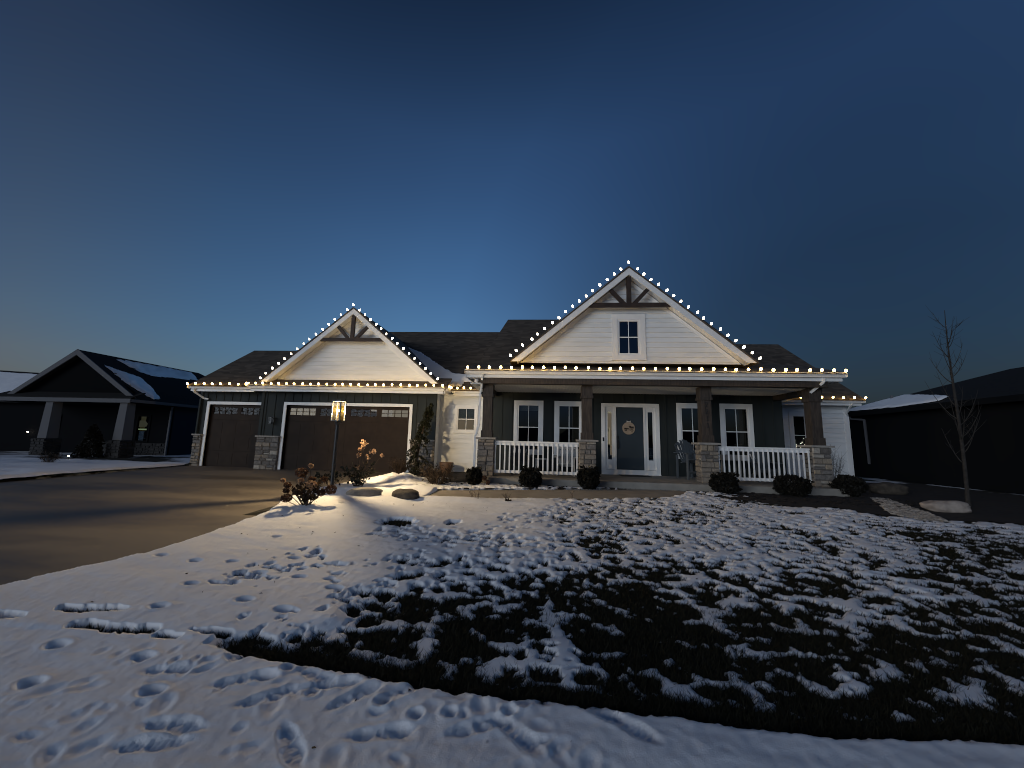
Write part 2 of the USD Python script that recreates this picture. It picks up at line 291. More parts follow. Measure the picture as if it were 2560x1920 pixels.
# curved front path
path_poly = Polygon([(-4.3, 9.62), (-3.05, 9.54), (2.19, 10.95), (2.6, 11.15), (3.72, 11.15), (3.72, 10.80), (3.45, 10.25), (2.81, 9.77), (1.6, 9.35), (.58, 9.06), (-.75, 8.73), (-1.74, 8.55), (-2.6, 8.55), (-3.4, 8.75), (-4.4, 8.8)])
m = trimesh.creation.extrude_polygon(path_poly, .06, engine='earcut'); v = np.array(m.vertices); v[:, 2] += gz(v[:, 1]) - .030; m.vertices = v
top('front_path', m, 'path_concrete', kind='structure', label='tan concrete path curving along the porch')
# mulch beds
MULCH_R = Polygon([(3.74, 11.14), (3.74, 10.80), (3.82, 10.42), (4.3, 9.98), (5.3, 9.12), (6.3, 9.2), (6.63, 8.62), (7.2, 8.30), (9, 8.25), (14, 8.2), (14, 15.9), (8.35, 15.9), (8.35, 11.14)])
MULCH_L = Polygon([(-4.95, 11.2), (-4.1, 11.0), (-3.2, 9.75), (-3.05, 9.58), (2.14, 10.98), (2.5, 11.14), (-2.05, 11.14), (-2.05, 14.7), (-4.05, 14.7), (-4.05, 14.1), (-4.88, 14.1), (-4.8, 12.6)])
for poly, lab in ((MULCH_R, 'black mulch bed to the right of the porch steps'), (MULCH_L, 'black mulch bed between path and left half of porch')):
    q = poly.buffer(0); pts = []
    bx = q.bounds; st = .12
    X, Y = np.meshgrid(np.arange(bx[0], bx[2] + st, st), np.arange(bx[1], bx[3] + st, st)); inn = contains_xy(q, X.ravel(), Y.ravel())
    V = np.stack([X.ravel(), Y.ravel(), gz(Y.ravel()) + .012 + .05 * meshkit.fbm(np.stack([X.ravel() * 5, Y.ravel() * 5, X.ravel() * 0], -1), 3, 9)], 1)
    nx = X.shape[1]; i, j = np.meshgrid(np.arange(X.shape[0] - 1), np.arange(nx - 1), indexing='ij'); a = (i * nx + j).ravel()
    F = np.vstack([np.stack([a, a + 1, a + nx + 1], 1), np.stack([a, a + nx + 1, a + nx], 1)]); F = F[inn[F].all(1)]
    top('mulch_bed', (V, F), 'mulch', kind='structure', label=lab)

# ------------------------------------------------------------------ the house
house = thing('house', 'white and charcoal farmhouse with two lit gables and a stone pier porch', 'house')
def siding(parent, poly, y, z0, step, holes=(), yback=.02):
    """lap boards on a front facing wall plane at depth y, clipped to poly in (x, z)"""
    b = poly.bounds; z = z0
    if holes:
        for h in holes: poly = poly.difference(sbox(*h))
    while z < b[3]:
        s = poly.intersection(sbox(b[0] - 1, z + .002, b[2] + 1, z + step))
        for g in (getattr(s, 'geoms', [s]) if not s.is_empty else []):
            if g.geom_type != 'Polygon' or g.area < .003: continue
            m = trimesh.creation.extrude_polygon(g, 1.0, engine='earcut'); v = np.array(m.vertices)
            d = .004 + .027 * (1 - (v[:, 1] - z) / step)
            part(parent, 'siding_board', (np.stack([v[:, 0], np.where(v[:, 2] > .5, y - d, y + yback), v[:, 1]], 1), m.faces), 'white_siding')
        z += step
def wall_xz(x0, x1, z0, z1, holes, y, t=.15):
    p = sbox(x0, z0, x1, z1)
    for h in holes: p = p.difference(sbox(*h))
    return MB().extrude_xz(p, y, y + t).get()
def battens(parent, x0, x1, zf, y, mat_='dark_siding', w=.045, zt=None):
    for x in np.arange(x0, x1, .352):
        for a, b in zf(x):
            part(parent, 'batten', MB().box(x - w / 2, x + w / 2, y - .022, y - .001, a, b).get(), mat_)
def stones(parent, o, u, n, w, h, seed, mats=None):
    """irregular ledge stones on a rectangle: origin o, unit direction u along it, outward normal n"""
    g = np.random.default_rng(seed); o, u, n = (np.array(a, float) for a in (o, u, n)); up = np.array([0, 0, 1.0]); z = 0
    while z < h - .02:
        rh = min(g.uniform(.085, .19), h - z)
        if h - z - rh < .06: rh = h - z
        x = 0
        while x < w - .01:
            rw = g.uniform(.14, .36)
            if w - x - rw < .10: rw = w - x
            sub = [(0, rh)] if g.random() > .25 or rh < .14 else [(0, rh * .48), (rh * .48, rh)]
            for a, b in sub:
                j = .007; x0, x1, z0, z1 = x + j, x + rw - j, z + a + j, z + b - j; pr = g.uniform(.018, .048)
                bk = [o + u * p + up * q for p, q in ((x0, z0), (x1, z0), (x1, z1), (x0, z1))]
                ch = .012
                fr = [o + u * (p + sx * ch * g.uniform(.4, 1.6)) + up * (q + sz * ch * g.uniform(.4, 1.6)) + n * (pr + g.uniform(-.009, .009)) for p, q, sx, sz in ((x0, z0, 1, 1), (x1, z0, -1, 1), (x1, z1, -1, -1), (x0, z1, 1, -1))]
                f = [(4, 5, 6), (4, 6, 7)] + [t for i in range(4) for t in ((i, (i + 1) % 4, 4 + (i + 1) % 4), (i, 4 + (i + 1) % 4, 4 + i))]
                if np.dot(np.cross(u, up), n) < 0: f = [(p, r, q) for p, q, r in f]
                part(parent, 'stone', (np.array(bk + fr), np.array(f)), mats or f'stone_{g.choice(5, p=[.33, .25, .14, .20, .08])}')
            x += rw
        z += rh
def window(parent, L, R, B, T, y, trim=.125, sash=.05, cols=2, rows=2, blind=0.0, name='window', curtain=None, room='dark_interior', sill=True):
    """trim board frame outside, sash, panes, muntins; L R B T are the trim's outer edges, y the wall face"""
    fr = Polygon([(L, B), (R, B), (R, T), (L, T)]).difference(sbox(L + trim, B + trim, R - trim, T - trim))
    w = part(parent, name, MB().extrude_xz(fr, y - .028, y + .02).get(), 'white_trim')
    l, r, b, t = L + trim, R - trim, B + trim, T - trim
    sa = sbox(l, b, r, t).difference(sbox(l + sash, b + sash, r - sash, t - sash))
    part(w, 'sash', MB().extrude_xz(sa, y - .010, y + .06).get(), 'white_trim')
    l, r, b, t = l + sash, r - sash, b + sash, t - sash
    for i in range(cols):
        for k in range(rows):
            x0, x1 = l + (r - l) * i / cols, l + (r - l) * (i + 1) / cols; z0, z1 = b + (t - b) * k / rows, b + (t - b) * (k + 1) / rows
            part(w, 'pane', MB().box(x0, x1, y + .030, y + .034, z0, z1).get(), 'window_glass')
    for i in range(1, cols):
        x = l + (r - l) * i / cols; part(w, 'muntin', MB().box(x - .010, x + .010, y + .012, y + .029, b, t).get(), 'white_trim')
    for k in range(1, rows):
        z = b + (t - b) * k / rows; hh = .016 if rows == 2 else .01
        part(w, 'muntin', MB().box(l, r, y + .010, y + .027, z - hh, z + hh).get(), 'white_trim')
    if sill: part(w, 'sill', MB().box(L - .02, R + .02, y - .05, y - .0285, B - .005, B + .035).get(), 'white_trim')
    part(w, 'room', MB().box(l - .1, r + .1, y + .62, y + .66, b - .1, t + .1).box(l - .12, l - .1, y + .1, y + .66, b - .1, t + .1).box(r + .1, r + .12, y + .1, y + .66, b - .1, t + .1).box(l - .1, r + .1, y + .1, y + .62, t + .1, t + .12).box(l - .1, r + .1, y + .1, y + .62, b - .12, b - .1).get(), room)
    if blind: part(w, 'blind', MB().box(l + .01, r - .01, y + .075, y + .085, t - (t - b) * blind, t).get(), 'blind')
    if curtain: part(w, 'curtain', MB().box(l + (r - l) * curtain[0], l + (r - l) * curtain[1], y + .09, y + .11, b, t).get(), 'curtain')
    return w

# -- garage bay front wall with board and batten
GY, SY, LYW, PY, WY = 14.14, 14.51, 14.74, 13.62, 16.03
GD = (-9.93, -.25, -5.05, 2.195)
gw = part(house, 'garage_wall', wall_xz(-10.96, -4.06, -.40, 2.86, [GD], GY), 'dark_siding')
tr = .113
def gz_ranges(x):
    if GD[0] - tr - .03 < x < GD[2] + tr + .03: return [(GD[3] + tr, 2.72)]
    return [(1.0, 2.72)]
battens(gw, -10.78, -4.1, gz_ranges, GY)
part(gw, 'corner_board', MB().box(-10.985, -10.87, GY - .028, GY - .001, .99, 2.74).box(-10.985, -10.962, GY - .001, GY + .36, .99, 2.74).get(), 'dark_siding')
part(gw, 'corner_board', MB().box(-4.15, -4.035, GY - .028, GY - .001, .99, 2.74).get(), 'dark_siding')
part(house, 'garage_side_wall', MB().box(-4.075, -4.055, GY + .151, LYW, -.35, 2.80).get(), 'white_siding')
part(house, 'garage_side_wall', MB().box(-10.96, -10.94, GY + .151, SY, -.35, 2.80).get(), 'dark_siding')
sb = part(house, 'small_bay_wall', wall_xz(-13.90, -10.965, -.40, 2.86, [(-13.467, -.26, -11.05, 2.195)], SY), 'dark_siding')
battens(sb, -13.62, -11.0, lambda x: [(2.32, 2.74)], SY)
part(sb, 'corner_board', MB().box(-13.925, -13.81, SY - .028, SY - .001, .99, 2.74).get(), 'dark_siding')
part(house, 'left_side_wall', MB().box(-13.90, -13.86, SY + .151, 21.5, -.4, 2.9).get(), 'dark_siding')

def garage_door(x0, x1, z0, z1, y, groups, lit):
    d = part(house, 'garage_door', MB().box(x0, x1, y + .115, y + .135, z0, z1).get(), 'door_brown')
    hs = (z1 - z0) / 4
    gl = [(x0 + (x1 - x0) * (k + .5) / groups) for k in range(groups)]
    for k in range(4):
        a, b = z0 + k * hs + .004, z0 + (k + 1) * hs - .004
        if k < 3:
            mb = MB().box(x0, x1, y + .085, y + .114, a, b)
            for c in gl:
                for q in (-.29, .29): mb.box(c + q - .25, c + q + .25, y + .079, y + .0848, a + .09, b - .09)
            part(d, 'door_section', mb.get(), 'door_brown')
        else:
            sec = sbox(x0, a, x1, b)
            for c in gl: sec = sec.difference(sbox(c - .535, 1.80, c + .535, 2.10))
            part(d, 'door_section', MB().extrude_xz(sec, y + .085, y + .114).get(), 'door_brown')
    for gi, c in enumerate(gl):
        for i in range(4):
            for k in range(2):
                xa, xb = c - .525 + i * .2625 + .012, c - .525 + (i + 1) * .2625 - .012; za, zb = 1.81 + k * .14 + .010, 1.81 + (k + 1) * .14 - .010
                part(d, 'pane', MB().box(xa, xb, y + .100, y + .104, za, zb).get(), 'garage_glass')
                if lit[gi] == 1 or (lit[gi] == 2 and k == 1 and i == 3):
                    part(d, 'lit_room', MB().box(xa, xb, y + .108, y + .112, za if lit[gi] == 1 else za + .06, zb).get(), 'garage_lit')
        mb = MB()
        for i in range(5): mb.box(c - .525 + i * .2625 - .0115, c - .525 + i * .2625 + .0115, y + .088, y + .107, 1.80, 2.10)
        for k in range(3): mb.box(c - .535, c + .535, y + .0885, y + .1065, 1.81 + k * .14 - .0095, 1.81 + k * .14 + .0095)
        part(d, 'muntin_grid', mb.get(), 'door_brown')
    return d
garage_door(GD[0], GD[2], GD[1], GD[3], GY, 4, (1, 0, 2, 1))
garage_door(-13.467, -11.05, -.26, 2.195, SY, 2, (0, 0))
def door_trim(x0, x1, z0, z1, y):
    p = sbox(x0 - tr, z0, x1 + tr, z1 + tr).difference(sbox(x0, z0 - 1, x1, z1))
    return part(house, 'garage_door_trim', MB().extrude_xz(p, y - .035, y + .10).get(), 'white_trim')
door_trim(GD[0], GD[2], -.25, GD[3], GY); door_trim(-13.467, -11.05, -.255, 2.195, SY)
for k, (x0, x1, y) in enumerate(((-10.96, -10.05, GY), (-4.93, -4.06, GY), (-13.93, -13.59, SY))):
    p = part(house, 'stone_wainscot', MB().box(x0, x1, y - .075, y - .002, -.30, .945).get(), 'mortar')
    stones(p, (x0, y - .075, -.27), (1, 0, 0), (0, -1, 0), x1 - x0, 1.215, 100 + k)
    if k == 1: stones(p, (x1, y - .10, -.27), (0, 1, 0), (1, 0, 0), .12, 1.215, 130)
    part(p, 'cap', MB().box(x0 - .03, x1 + (.03 if k == 1 else .0), y - .15, y - .002, .946, 1.0).get(), 'capstone')
for x, z in ((-10.43, 1.62), (-4.59, 1.52)):
    s = part(house, 'wall_lantern', MB().box(x - .05, x + .05, GY - .03, GY - .003, z - .10, z + .10).bar((x, GY - .03, z + .06), (x, GY - .13, z + .10), .02, .02).box(x - .065, x + .065, GY - .205, GY - .075, z + .06, z + .085).box(x - .055, x + .055, GY - .195, GY - .085, z - .17, z - .155).get(), 'black_metal')
    mb = MB()
    for sx in (-.05, .05):
        for sy in (-.19, -.09): mb.box(x + sx - .007, x + sx + .007, GY + sy - .007, GY + sy + .007, z - .155, z + .06)
    part(s, 'frame', mb.get(), 'black_metal')
    part(s, 'glass', MB().box(x - .042, x + .042, GY - .182, GY - .098, z - .154, z + .059).get(), 'garage_glass')
# -- link wall (white lap siding) with the small window
lw = part(house, 'link_wall', wall_xz(-4.06, -2.06, -.35, 2.82, [(-3.36, 1.40, -2.66, 2.25)], LYW), 'white_siding')
siding(lw, sbox(-3.94, -.22, -2.10, 2.72), LYW, -.23, .187, [(-3.47, 1.27, -2.55, 2.36)])
part(lw, 'corner_board', MB().box(-4.05, -3.945, LYW - .03, LYW - .001, -.25, 2.72).get(), 'white_trim')
window(lw, -3.46, -2.56, 1.28, 2.35, LYW - .02, trim=.09, sash=.045, blind=.45, room='room_tan')
part(house, 'foundation', MB().box(-4.06, -2.06, LYW - .02, LYW + .1, -.45, -.225).get(), 'concrete')
# -- porch back wall
WIN = [(-1.077, -.044), (.340, 1.372), (4.487, 5.545), (5.908, 6.967)]
holes = [(a + .13, .586 + .13, b - .13, 2.465 - .13) for a, b in WIN] + [(1.97, 0, 3.90, 2.40)]
pw = part(house, 'porch_wall', wall_xz(-2.06, 7.90, -.2, 2.82, holes, PY), 'dark_siding')
def pr(x):
    for a, b in WIN:
        if a - .03 < x < b + .03: return [(.03, .575), (2.475, 2.75)]
    if 1.93 < x < 3.94: return [(2.43, 2.75)]
    return [(.03, 2.75)]
battens(pw, -1.86, 7.8, pr, PY)
for i, (a, b) in enumerate(WIN):
    window(pw, a, b, .586, 2.465, PY, blind=(.12, 0, 0, 0)[i], curtain=(None, (.66, 1.0), None, (.5, .96))[i])
part(house, 'porch_end_wall', MB().box(-2.08, -2.061, PY, LYW - .001, -.2, 2.8).get(), 'white_siding')
part(house, 'porch_end_wall', MB().box(7.901, 7.93, PY, WY + .2, -.3, 2.85).get(), 'dark_siding')
# front door unit
fd = part(house, 'door_frame', MB().extrude_xz(sbox(1.955, 0, 3.911, 2.417).difference(sbox(2.09, .165, 3.776, 2.29)), PY - .03, PY + .04).get(), 'white_trim')
part(fd, 'mullion', MB().extrude_xz(sbox(2.40, .165, 2.462, 2.29).union(sbox(3.382, .165, 3.444, 2.29)), PY - .012, PY + .05).get(), 'white_trim')
for a, b, nm in ((2.09, 2.40, 'room_tan'), (3.444, 3.776, 'dark_interior')):
    part(fd, 'sidelight', MB().extrude_xz(sbox(a, .175, b, 2.289).difference(sbox(a + .088, .50, b - .088, 2.13)), PY + .005, PY + .05).box(a + .07, b - .07, PY - .006, PY + .004, .21, .42).get(), 'white_trim')
    part(fd, 'sidelight_pane', MB().box(a + .085, b - .085, PY + .022, PY + .026, .49, 2.14).get(), 'window_glass')
    part(fd, 'hall_wall', MB().box(a + .02, b + .35, PY + 1.20, PY + 1.22, .2, 2.4).get(), nm)
part(fd, 'hall_lamp', MB().box(2.20, 2.62, PY + 1.13, PY + 1.17, 2.16, 2.26).get(), 'room_bright')
part(fd, 'hall_doorway', MB().box(2.40, 2.435, PY + 1.15, PY + 1.19, .80, 1.62).get(), 'room_bright')
part(fd, 'hall_chair', MB().box(2.16, 2.36, PY + .70, PY + .74, .30, 1.0).box(2.14, 2.40, PY + .5, PY + .75, .30, .62).get(), 'dark_interior')
part(fd, 'hall_wreath', MB().tm(trimesh.creation.torus(.09, .03, 16, 8).apply_transform(trimesh.transformations.rotation_matrix(math.pi / 2, (1, 0, 0))).apply_translation((2.27, PY + 1.1, 1.52))).get(), 'boxwood')
door = part(fd, 'front_door', MB().box(2.466, 3.378, PY + .018, PY + .06, .172, 2.285).get(), 'door_slate')
part(fd, 'door_handle', MB().box(2.50, 2.545, PY + .0, PY + .017, 1.20, 1.30).box(2.50, 2.545, PY + .0, PY + .017, .86, 1.16).bar((2.522, PY - .03, 1.12), (2.522, PY - .03, .90), .02, .02).get(), 'black_metal')
part(fd, 'threshold', MB().box(1.955, 3.911, PY - .06, PY - .031, 0.004, .03).get(), 'white_trim')
part(house, 'doorbell', MB().box(1.998, 2.040, PY - .05, PY - .031, 1.11, 1.24).get(), 'black_metal')
# -- right wing
ww = part(house, 'wing_wall', wall_xz(7.93, 11.67, -.4, 2.87, [(9.67, .74, 10.58, 2.30)], WY), 'white_siding')
siding(ww, sbox(7.95, -.22, 11.56, 2.80), WY, -.23, .187, [(9.52, .59, 10.73, 2.45)])
part(ww, 'corner_board', MB().box(11.56, 11.69, WY - .032, WY - .001, -.25, 2.80).get(), 'white_trim')
window(ww, 9.53, 10.72, .60, 2.44, WY - .02)
part(house, 'right_side_wall', MB().box(11.64, 11.67, WY + .151, 26.0, -.4, 2.87).get(), 'white_siding')

# -- porch: slab, step, beam, ceiling, columns on stone piers, railings
part(house, 'porch_slab', MB().box(-2.06, 8.02, 11.17, PY - .001, -.30, 0).get(), 'concrete', label='grey concrete porch floor slab')
part(house, 'porch_ceiling', MB().box(-2.3, 7.9, 11.62, PY - .001, 2.757, 2.79).get(), 'white_siding')
mb = MB()
for x in np.arange(-2.2, 7.8, .10): mb.box(x, x + .012, 11.75, PY - .03, 2.750, 2.7568)
part(house, 'ceiling_beads', mb.get(), 'white_trim', kind='stuff')
part(house, 'porch_beam', MB().box(-1.93, 7.89, 11.36, 11.61, 2.74, 2.905).get(), 'stained_wood')
COLX = [-1.733, 1.261, 4.673, 7.667]
for ci, cx in enumerate(COLX):
    cy = 11.482 + .272
    p = part(house, 'pier', MB().box(cx - .215, cx + .215, cy - .215, cy + .215, -.02, 1.075).get(), 'mortar')
    stones(p, (cx - .25, cy - .215, 0.003), (1, 0, 0), (0, -1, 0), .50, 1.07, 10 * ci + 1)
    if ci == 0: stones(p, (cx + .215, cy - .212, 0.003), (0, 1, 0), (1, 0, 0), .43, 1.07, 10 * ci + 2)
    stones(p, (cx - .215, cy + .215, 0.003), (0, -1, 0), (-1, 0, 0), .43, 1.07, 10 * ci + 3)
    part(p, 'cap', MB().box(cx - .30, cx + .30, cy - .30, cy + .30, 1.076, 1.132).get(), 'capstone')
    c = part(house, 'column', MB().box(cx - .142, cx + .142, cy - .142, cy + .142, 1.133, 2.74).get(), 'stained_wood')
    part(c, 'base', MB().extrude_xz(sbox(cx - .17, 1.134, cx + .17, 1.34), cy - .17, cy - .143).box(cx - .17, cx - .143, cy - .142, cy + .17, 1.134, 1.34).box(cx + .143, cx + .17, cy - .142, cy + .17, 1.134, 1.34).get(), 'stained_wood')
    part(c, 'capital', MB().box(cx - .16, cx + .16, cy - .16, cy - .143, 2.38, 2.905).box(cx - .16, cx - .143, cy - .142, cy + .16, 2.38, 2.739).box(cx + .143, cx + .16, cy - .142, cy + .16, 2.38, 2.739).box(cx - .175, cx + .175, cy - .178, cy - .161, 2.36, 2.44).box(cx - .178, cx - .161, cy - .16, cy + .17, 2.36, 2.44).box(cx + .161, cx + .178, cy - .16, cy + .17, 2.36, 2.44).get(), 'stained_wood')
    if ci == 2:
        for k, ch in enumerate('2211'):
            t = meshkit.text_mesh(ch, .135, .008); v = np.array(t.vertices); v[:, 0] -= v[:, 0].mean()
            part(c, 'house_number', (np.stack([cx + .01 + v[:, 0], cy - .1425 - v[:, 2], 2.16 - .20 * k + v[:, 1]], 1), t.faces), 'black_metal')
def railing(x0, x1, nb):
    y = 11.65
    r = part(house, 'railing', MB().box(x0, x1, y - .045, y + .045, 1.00, 1.042).box(x0, x1, y - .022, y + .022, .915, .998).get(), 'white_trim')
    part(r, 'bottom_rail', MB().box(x0, x1, y - .024, y + .024, .105, .185).get(), 'white_trim')
    for k in range(nb):
        x = x0 + .05 + (x1 - x0 - .10) * k / (nb - 1)
        part(r, 'baluster', MB().box(x - .019, x + .019, y - .045, y - .0245, .10, .99).get(), 'white_trim')
railing(COLX[0] + .235, COLX[1] - .25, 18); railing(COLX[2] + .235, COLX[3] - .25, 19)

# -- gutters with fascia behind
def gutter(x0, x1, y, z, ends=(True, True)):
    prof = [(0, 0), (.0, -.022), (.018, -.03), (.018, -.055), (.045, -.10), (.05, -.122), (.125, -.122), (.125, 0), (.117, 0), (.117, -.11), (.055, -.11), (.03, -.055), (.03, -.02), (.012, -.01), (.012, 0)]
    p = Polygon([(a, b) for a, b in prof])
    m = trimesh.creation.extrude_polygon(p, x1 - x0, engine='earcut'); v = np.array(m.vertices)
    g = part(house, 'gutter', (np.stack([x0 + v[:, 2], y + v[:, 0], z + v[:, 1]], 1), m.faces), 'white_trim')
    mb = MB().box(x0 + .06, x1 - .06, y + .127, y + .155, z - .225, z - .01)
    part(g, 'fascia', mb.get(), 'white_trim')
    mb = MB()
    for e, x in zip(ends, (x0 - .003, x1)):
        if e: mb.box(x, x + .003, y + .001, y + .125, z - .12, z)
    if mb.v: part(g, 'end_cap', mb.get(), 'white_trim')
    return g
gutter(-11.29, -3.65, 13.654, 2.905); gutter(-14.09, -11.30, 14.0, 2.905, (True, False)); gutter(-3.52, -2.42, 14.24, 2.905, (False, True))
gutter(-2.393, 8.277, 11.183, 3.13); gutter(8.2, 12.05, 15.534, 2.905)
# the short return of the garage gutter towards the link
p = Polygon([(0, 0), (0, -.022), (-.018, -.03), (-.018, -.055), (-.045, -.10), (-.05, -.122), (-.125, -.122), (-.125, 0)])
m = trimesh.creation.extrude_polygon(p, .60, engine='earcut'); v = np.array(m.vertices)
gr = part(house, 'gutter', (np.stack([-3.52 + v[:, 0], 13.78 + v[:, 2], 2.905 + v[:, 1]], 1), m.faces[:, ::-1]), 'white_trim')
part(gr, 'fascia', MB().box(-3.68, -3.655, 13.78, 14.36, 2.68, 2.895).get(), 'white_trim')
for x0, x1, y0, y1, z in ((-11.2, -3.66, 13.81, GY - .03, 2.735), (-14.0, -11.0, 14.16, SY - .03, 2.735), (-4.05, -2.1, 14.40, LYW - .03, 2.735), (7.95, 11.95, 15.69, WY - .035, 2.81), (-2.3, 8.15, 11.34, 11.62, 2.908)):
    part(house, 'soffit', MB().box(x0, x1, y0, y1, z, z + .012).get(), 'white_trim')
part(house, 'porch_end_fascia', MB().prism([(8.255, 11.36, 2.92), (8.255, 12.5, 2.92), (8.255, 12.5, 3.50), (8.255, 11.36, 3.16)], (.025, 0, 0)).get(), 'white_trim')
part(house, 'porch_end_fascia', MB().prism([(-2.385, 11.36, 2.92), (-2.385, 12.7, 2.92), (-2.385, 12.7, 3.50), (-2.385, 11.36, 3.16)], (.025, 0, 0)).get(), 'white_trim')
part(house, 'porch_side_beam', MB().box(7.64, 7.88, 11.62, 13.6, 2.60, 2.756).box(-1.92, -1.70, 11.62, PY - .01, 2.60, 2.756).get(), 'stained_wood')

# -- roofs
def roof(plan, zf, t=.05, m='shingle', label=None):
    top_ = np.array([(x, y, zf(x, y)) for x, y in plan]); bot = top_ - (0, 0, t)
    return part(house, 'roof', MB().prism(bot, (0, 0, t)).get(), m, label=label)
S = .67
R1 = lambda x, y: 2.90 + S * (y - 14.24)
roof([(-10.5, 14.24), (-2.35, 14.24), (-2.35, 20.06), (-10.5, 20.06)], R1)
roof([(-2.35, 14.9), (6.0, 14.9), (6.0, 20.06), (-2.35, 20.06)], R1)
roof([(-10.5, 20.06), (6, 20.06), (6, 25), (-10.5, 25)], lambda x, y: 6.80 - S * (y - 20.06))
R4 = lambda x, y: 2.905 + S * (y - 14.0)
roof([(-14.05, 14.0), (-10.6, 14.0), (-10.6, 17.19), (-14.05, 17.19)], R4); roof([(-14.05, 17.19), (-10.6, 17.19), (-10.6, 21.5), (-14.05, 21.5)], lambda x, y: 5.04 - S * (y - 17.19))
part(house, 'gable_end', MB().prism([(-13.88, SY + .16, 2.8), (-13.88, 21, 2.55), (-13.88, 17.19, 4.95)], (.03, 0, 0)).get(), 'dark_siding')
# small skirt roofs under the two false gables
roof([(-11.29, 13.66), (-3.53, 13.66), (-3.53, 14.3), (-11.29, 14.3)], lambda x, y: 2.91 + S * (y - 13.66))
roof([(-2.393, 11.19), (8.277, 11.19), (8.30, 12.47), (7.4, 13.94), (-2.30, 12.75)], lambda x, y: 3.135 + .3 * (y - 11.19))
R2 = lambda x, y: 3.50 + S * (y - 12.5)
roof([(-2.25, 12.5), (6.90, 12.5), (6.88, 17.0), (-1.72, 17.0)], R2)
roof([(-1.72, 17.0), (6.88, 17.0), (6.88, 23.0), (-1.72, 23.0)], lambda x, y: 6.515 - S * (y - 17.0))
part(house, 'gable_end', MB().prism([(6.80, 12.6, 3.45), (6.80, 21.5, 3.45), (6.80, 17.0, 6.42)], (.03, 0, 0)).get(), 'white_siding')
part(house, 'gable_end', MB().prism([(-1.75, 12.9, 3.45), (-1.75, 21.5, 3.45), (-1.66, 17.0, 6.42)], (.03, 0, 0)).get(), 'white_siding')
R3 = lambda x, y: 2.905 + S * (y - 15.53)
roof([(6.9, 15.53), (12.05, 15.53), (12.05, 20.64), (6.9, 20.64)], R3); roof([(6.9, 20.64), (12.05, 20.64), (12.05, 26), (6.9, 26)], lambda x, y: 6.33 - S * (y - 20.64))
part(house, 'gable_end', MB().prism([(11.65, 16.2, 2.8), (11.65, 25.9, 2.7), (11.65, 20.64, 6.2)], (.03, 0, 0)).get(), 'white_siding')

def gable(cx, zp, hw, zb, yf, yw, ridge_back, chord_z, chord_half, base_z, step, win=None):
    k = (zp - zb) / hw; th = math.atan(k); cs, sn = math.cos(th), math.sin(th)
    w = .165
    # roof planes
    for s in (-1, 1):
        prof = [(cx, zp + .05), (cx + s * (hw + .03), zp + .05 - k * (hw + .03)), (cx + s * (hw + .03), zp + .005 - k * (hw + .03)), (cx, zp + .005)]
        part(house, 'gable_roof', MB().prism([(a, yf - .02, b) for a, b in prof], (0, ridge_back - yf, 0)).get(), 'shingle')
    gwall = part(house, 'gable_wall', MB().extrude_xz(Polygon([(cx - hw + .25, base_z - .05), (cx + hw - .25, base_z - .05), (cx + hw - .25, zb + .02), (cx, zp - .24), (cx - hw + .25, zb + .02)]).buffer(0).difference(sbox(win[0] + .1, win[1] + .1, win[2] - .1, win[3] - .1) if win else Polygon()), yw, yw + .04).get(), 'white_siding')
    zi = zp - w / cs
    inner = Polygon([(cx, zi), (cx + (zi - base_z) / k, base_z), (cx - (zi - base_z) / k, base_z)])
    siding(gwall, inner, yw, base_z, step, [win] if win else [])
    for s in (-1, 1):
        part(gwall, 'rake_board', MB().prism([(cx, yf, zp), (cx + s * hw, yf, zb), (cx + s * (hw - w / sn), yf, zb), (cx, yf, zp - w / cs)], (0, .035, 0)).get(), 'white_trim')
        a, b = np.array([cx, 0, zp - .115 / cs]), np.array([cx + s * (hw - .115 / sn), 0, zb])
        part(gwall, 'rake_soffit', MB().prism([(a[0], yf + .036, a[2]), (b[0], yf + .036, b[2]), (b[0], yf + .036, b[2] - .02), (a[0], yf + .036, a[2] - .02)], (0, yw - yf - .04, 0)).get(), 'white_trim')
        part(gwall, 'frieze_board', MB().prism([(cx, yw - .034, zp - .15 / cs), (cx + s * (zp - .15 / cs - base_z) / k, yw - .034, base_z), (cx + s * (zp - .26 / cs - base_z) / k, yw - .034, base_z), (cx, yw - .034, zp - .26 / cs)], (0, .012, 0)).get(), 'white_trim')
    # timber truss
    y0, y1 = yf + .006, yf + .10
    h = .062
    half = lambda z: (zi - z) / k
    tr_ = part(gwall, 'truss_chord', MB().extrude_xz(Polygon([(cx - half(chord_z - h) + .004, chord_z - h), (cx + half(chord_z - h) - .004, chord_z - h), (cx + half(chord_z + h) - .004, chord_z + h), (cx - half(chord_z + h) + .004, chord_z + h)]), y0 + .03, y1 + .03).get(), 'truss_wood')
    part(gwall, 'truss_post', MB().box(cx - .068, cx + .068, y0 + .032, y1 + .028, chord_z + h + .002, zi - .085 * k * .5 - .01).get(), 'truss_wood')
    H = zi - chord_z - h
    for s in (-1, 1):
        a = np.array([cx + s * .17, chord_z + h]); b = np.array([cx + s * .62 * H / k * .86, 0]); b[0] = cx + s * (H * .52 / k); b[1] = zi - (abs(b[0] - cx)) * k
        d = (b - a) / np.linalg.norm(b - a); nn = np.array([-d[1], d[0]]) * .058
        q = Polygon([a - d * .06 + nn, a - d * .06 - nn, b + d * .2 - nn, b + d * .2 + nn]).buffer(0).intersection(Polygon([(cx, zi), (cx + H / k, chord_z + h + .002), (cx - H / k, chord_z + h + .002)]).buffer(-.002))
        part(gwall, 'truss_strut', MB().extrude_xz(q, y0 + .036, y1 + .02).get(), 'truss_wood')
    return gwall
gable(-7.351, 5.911, 3.444, 3.038, 13.69, 14.06, 18.6, 4.70, 1.26, 3.22, .17)
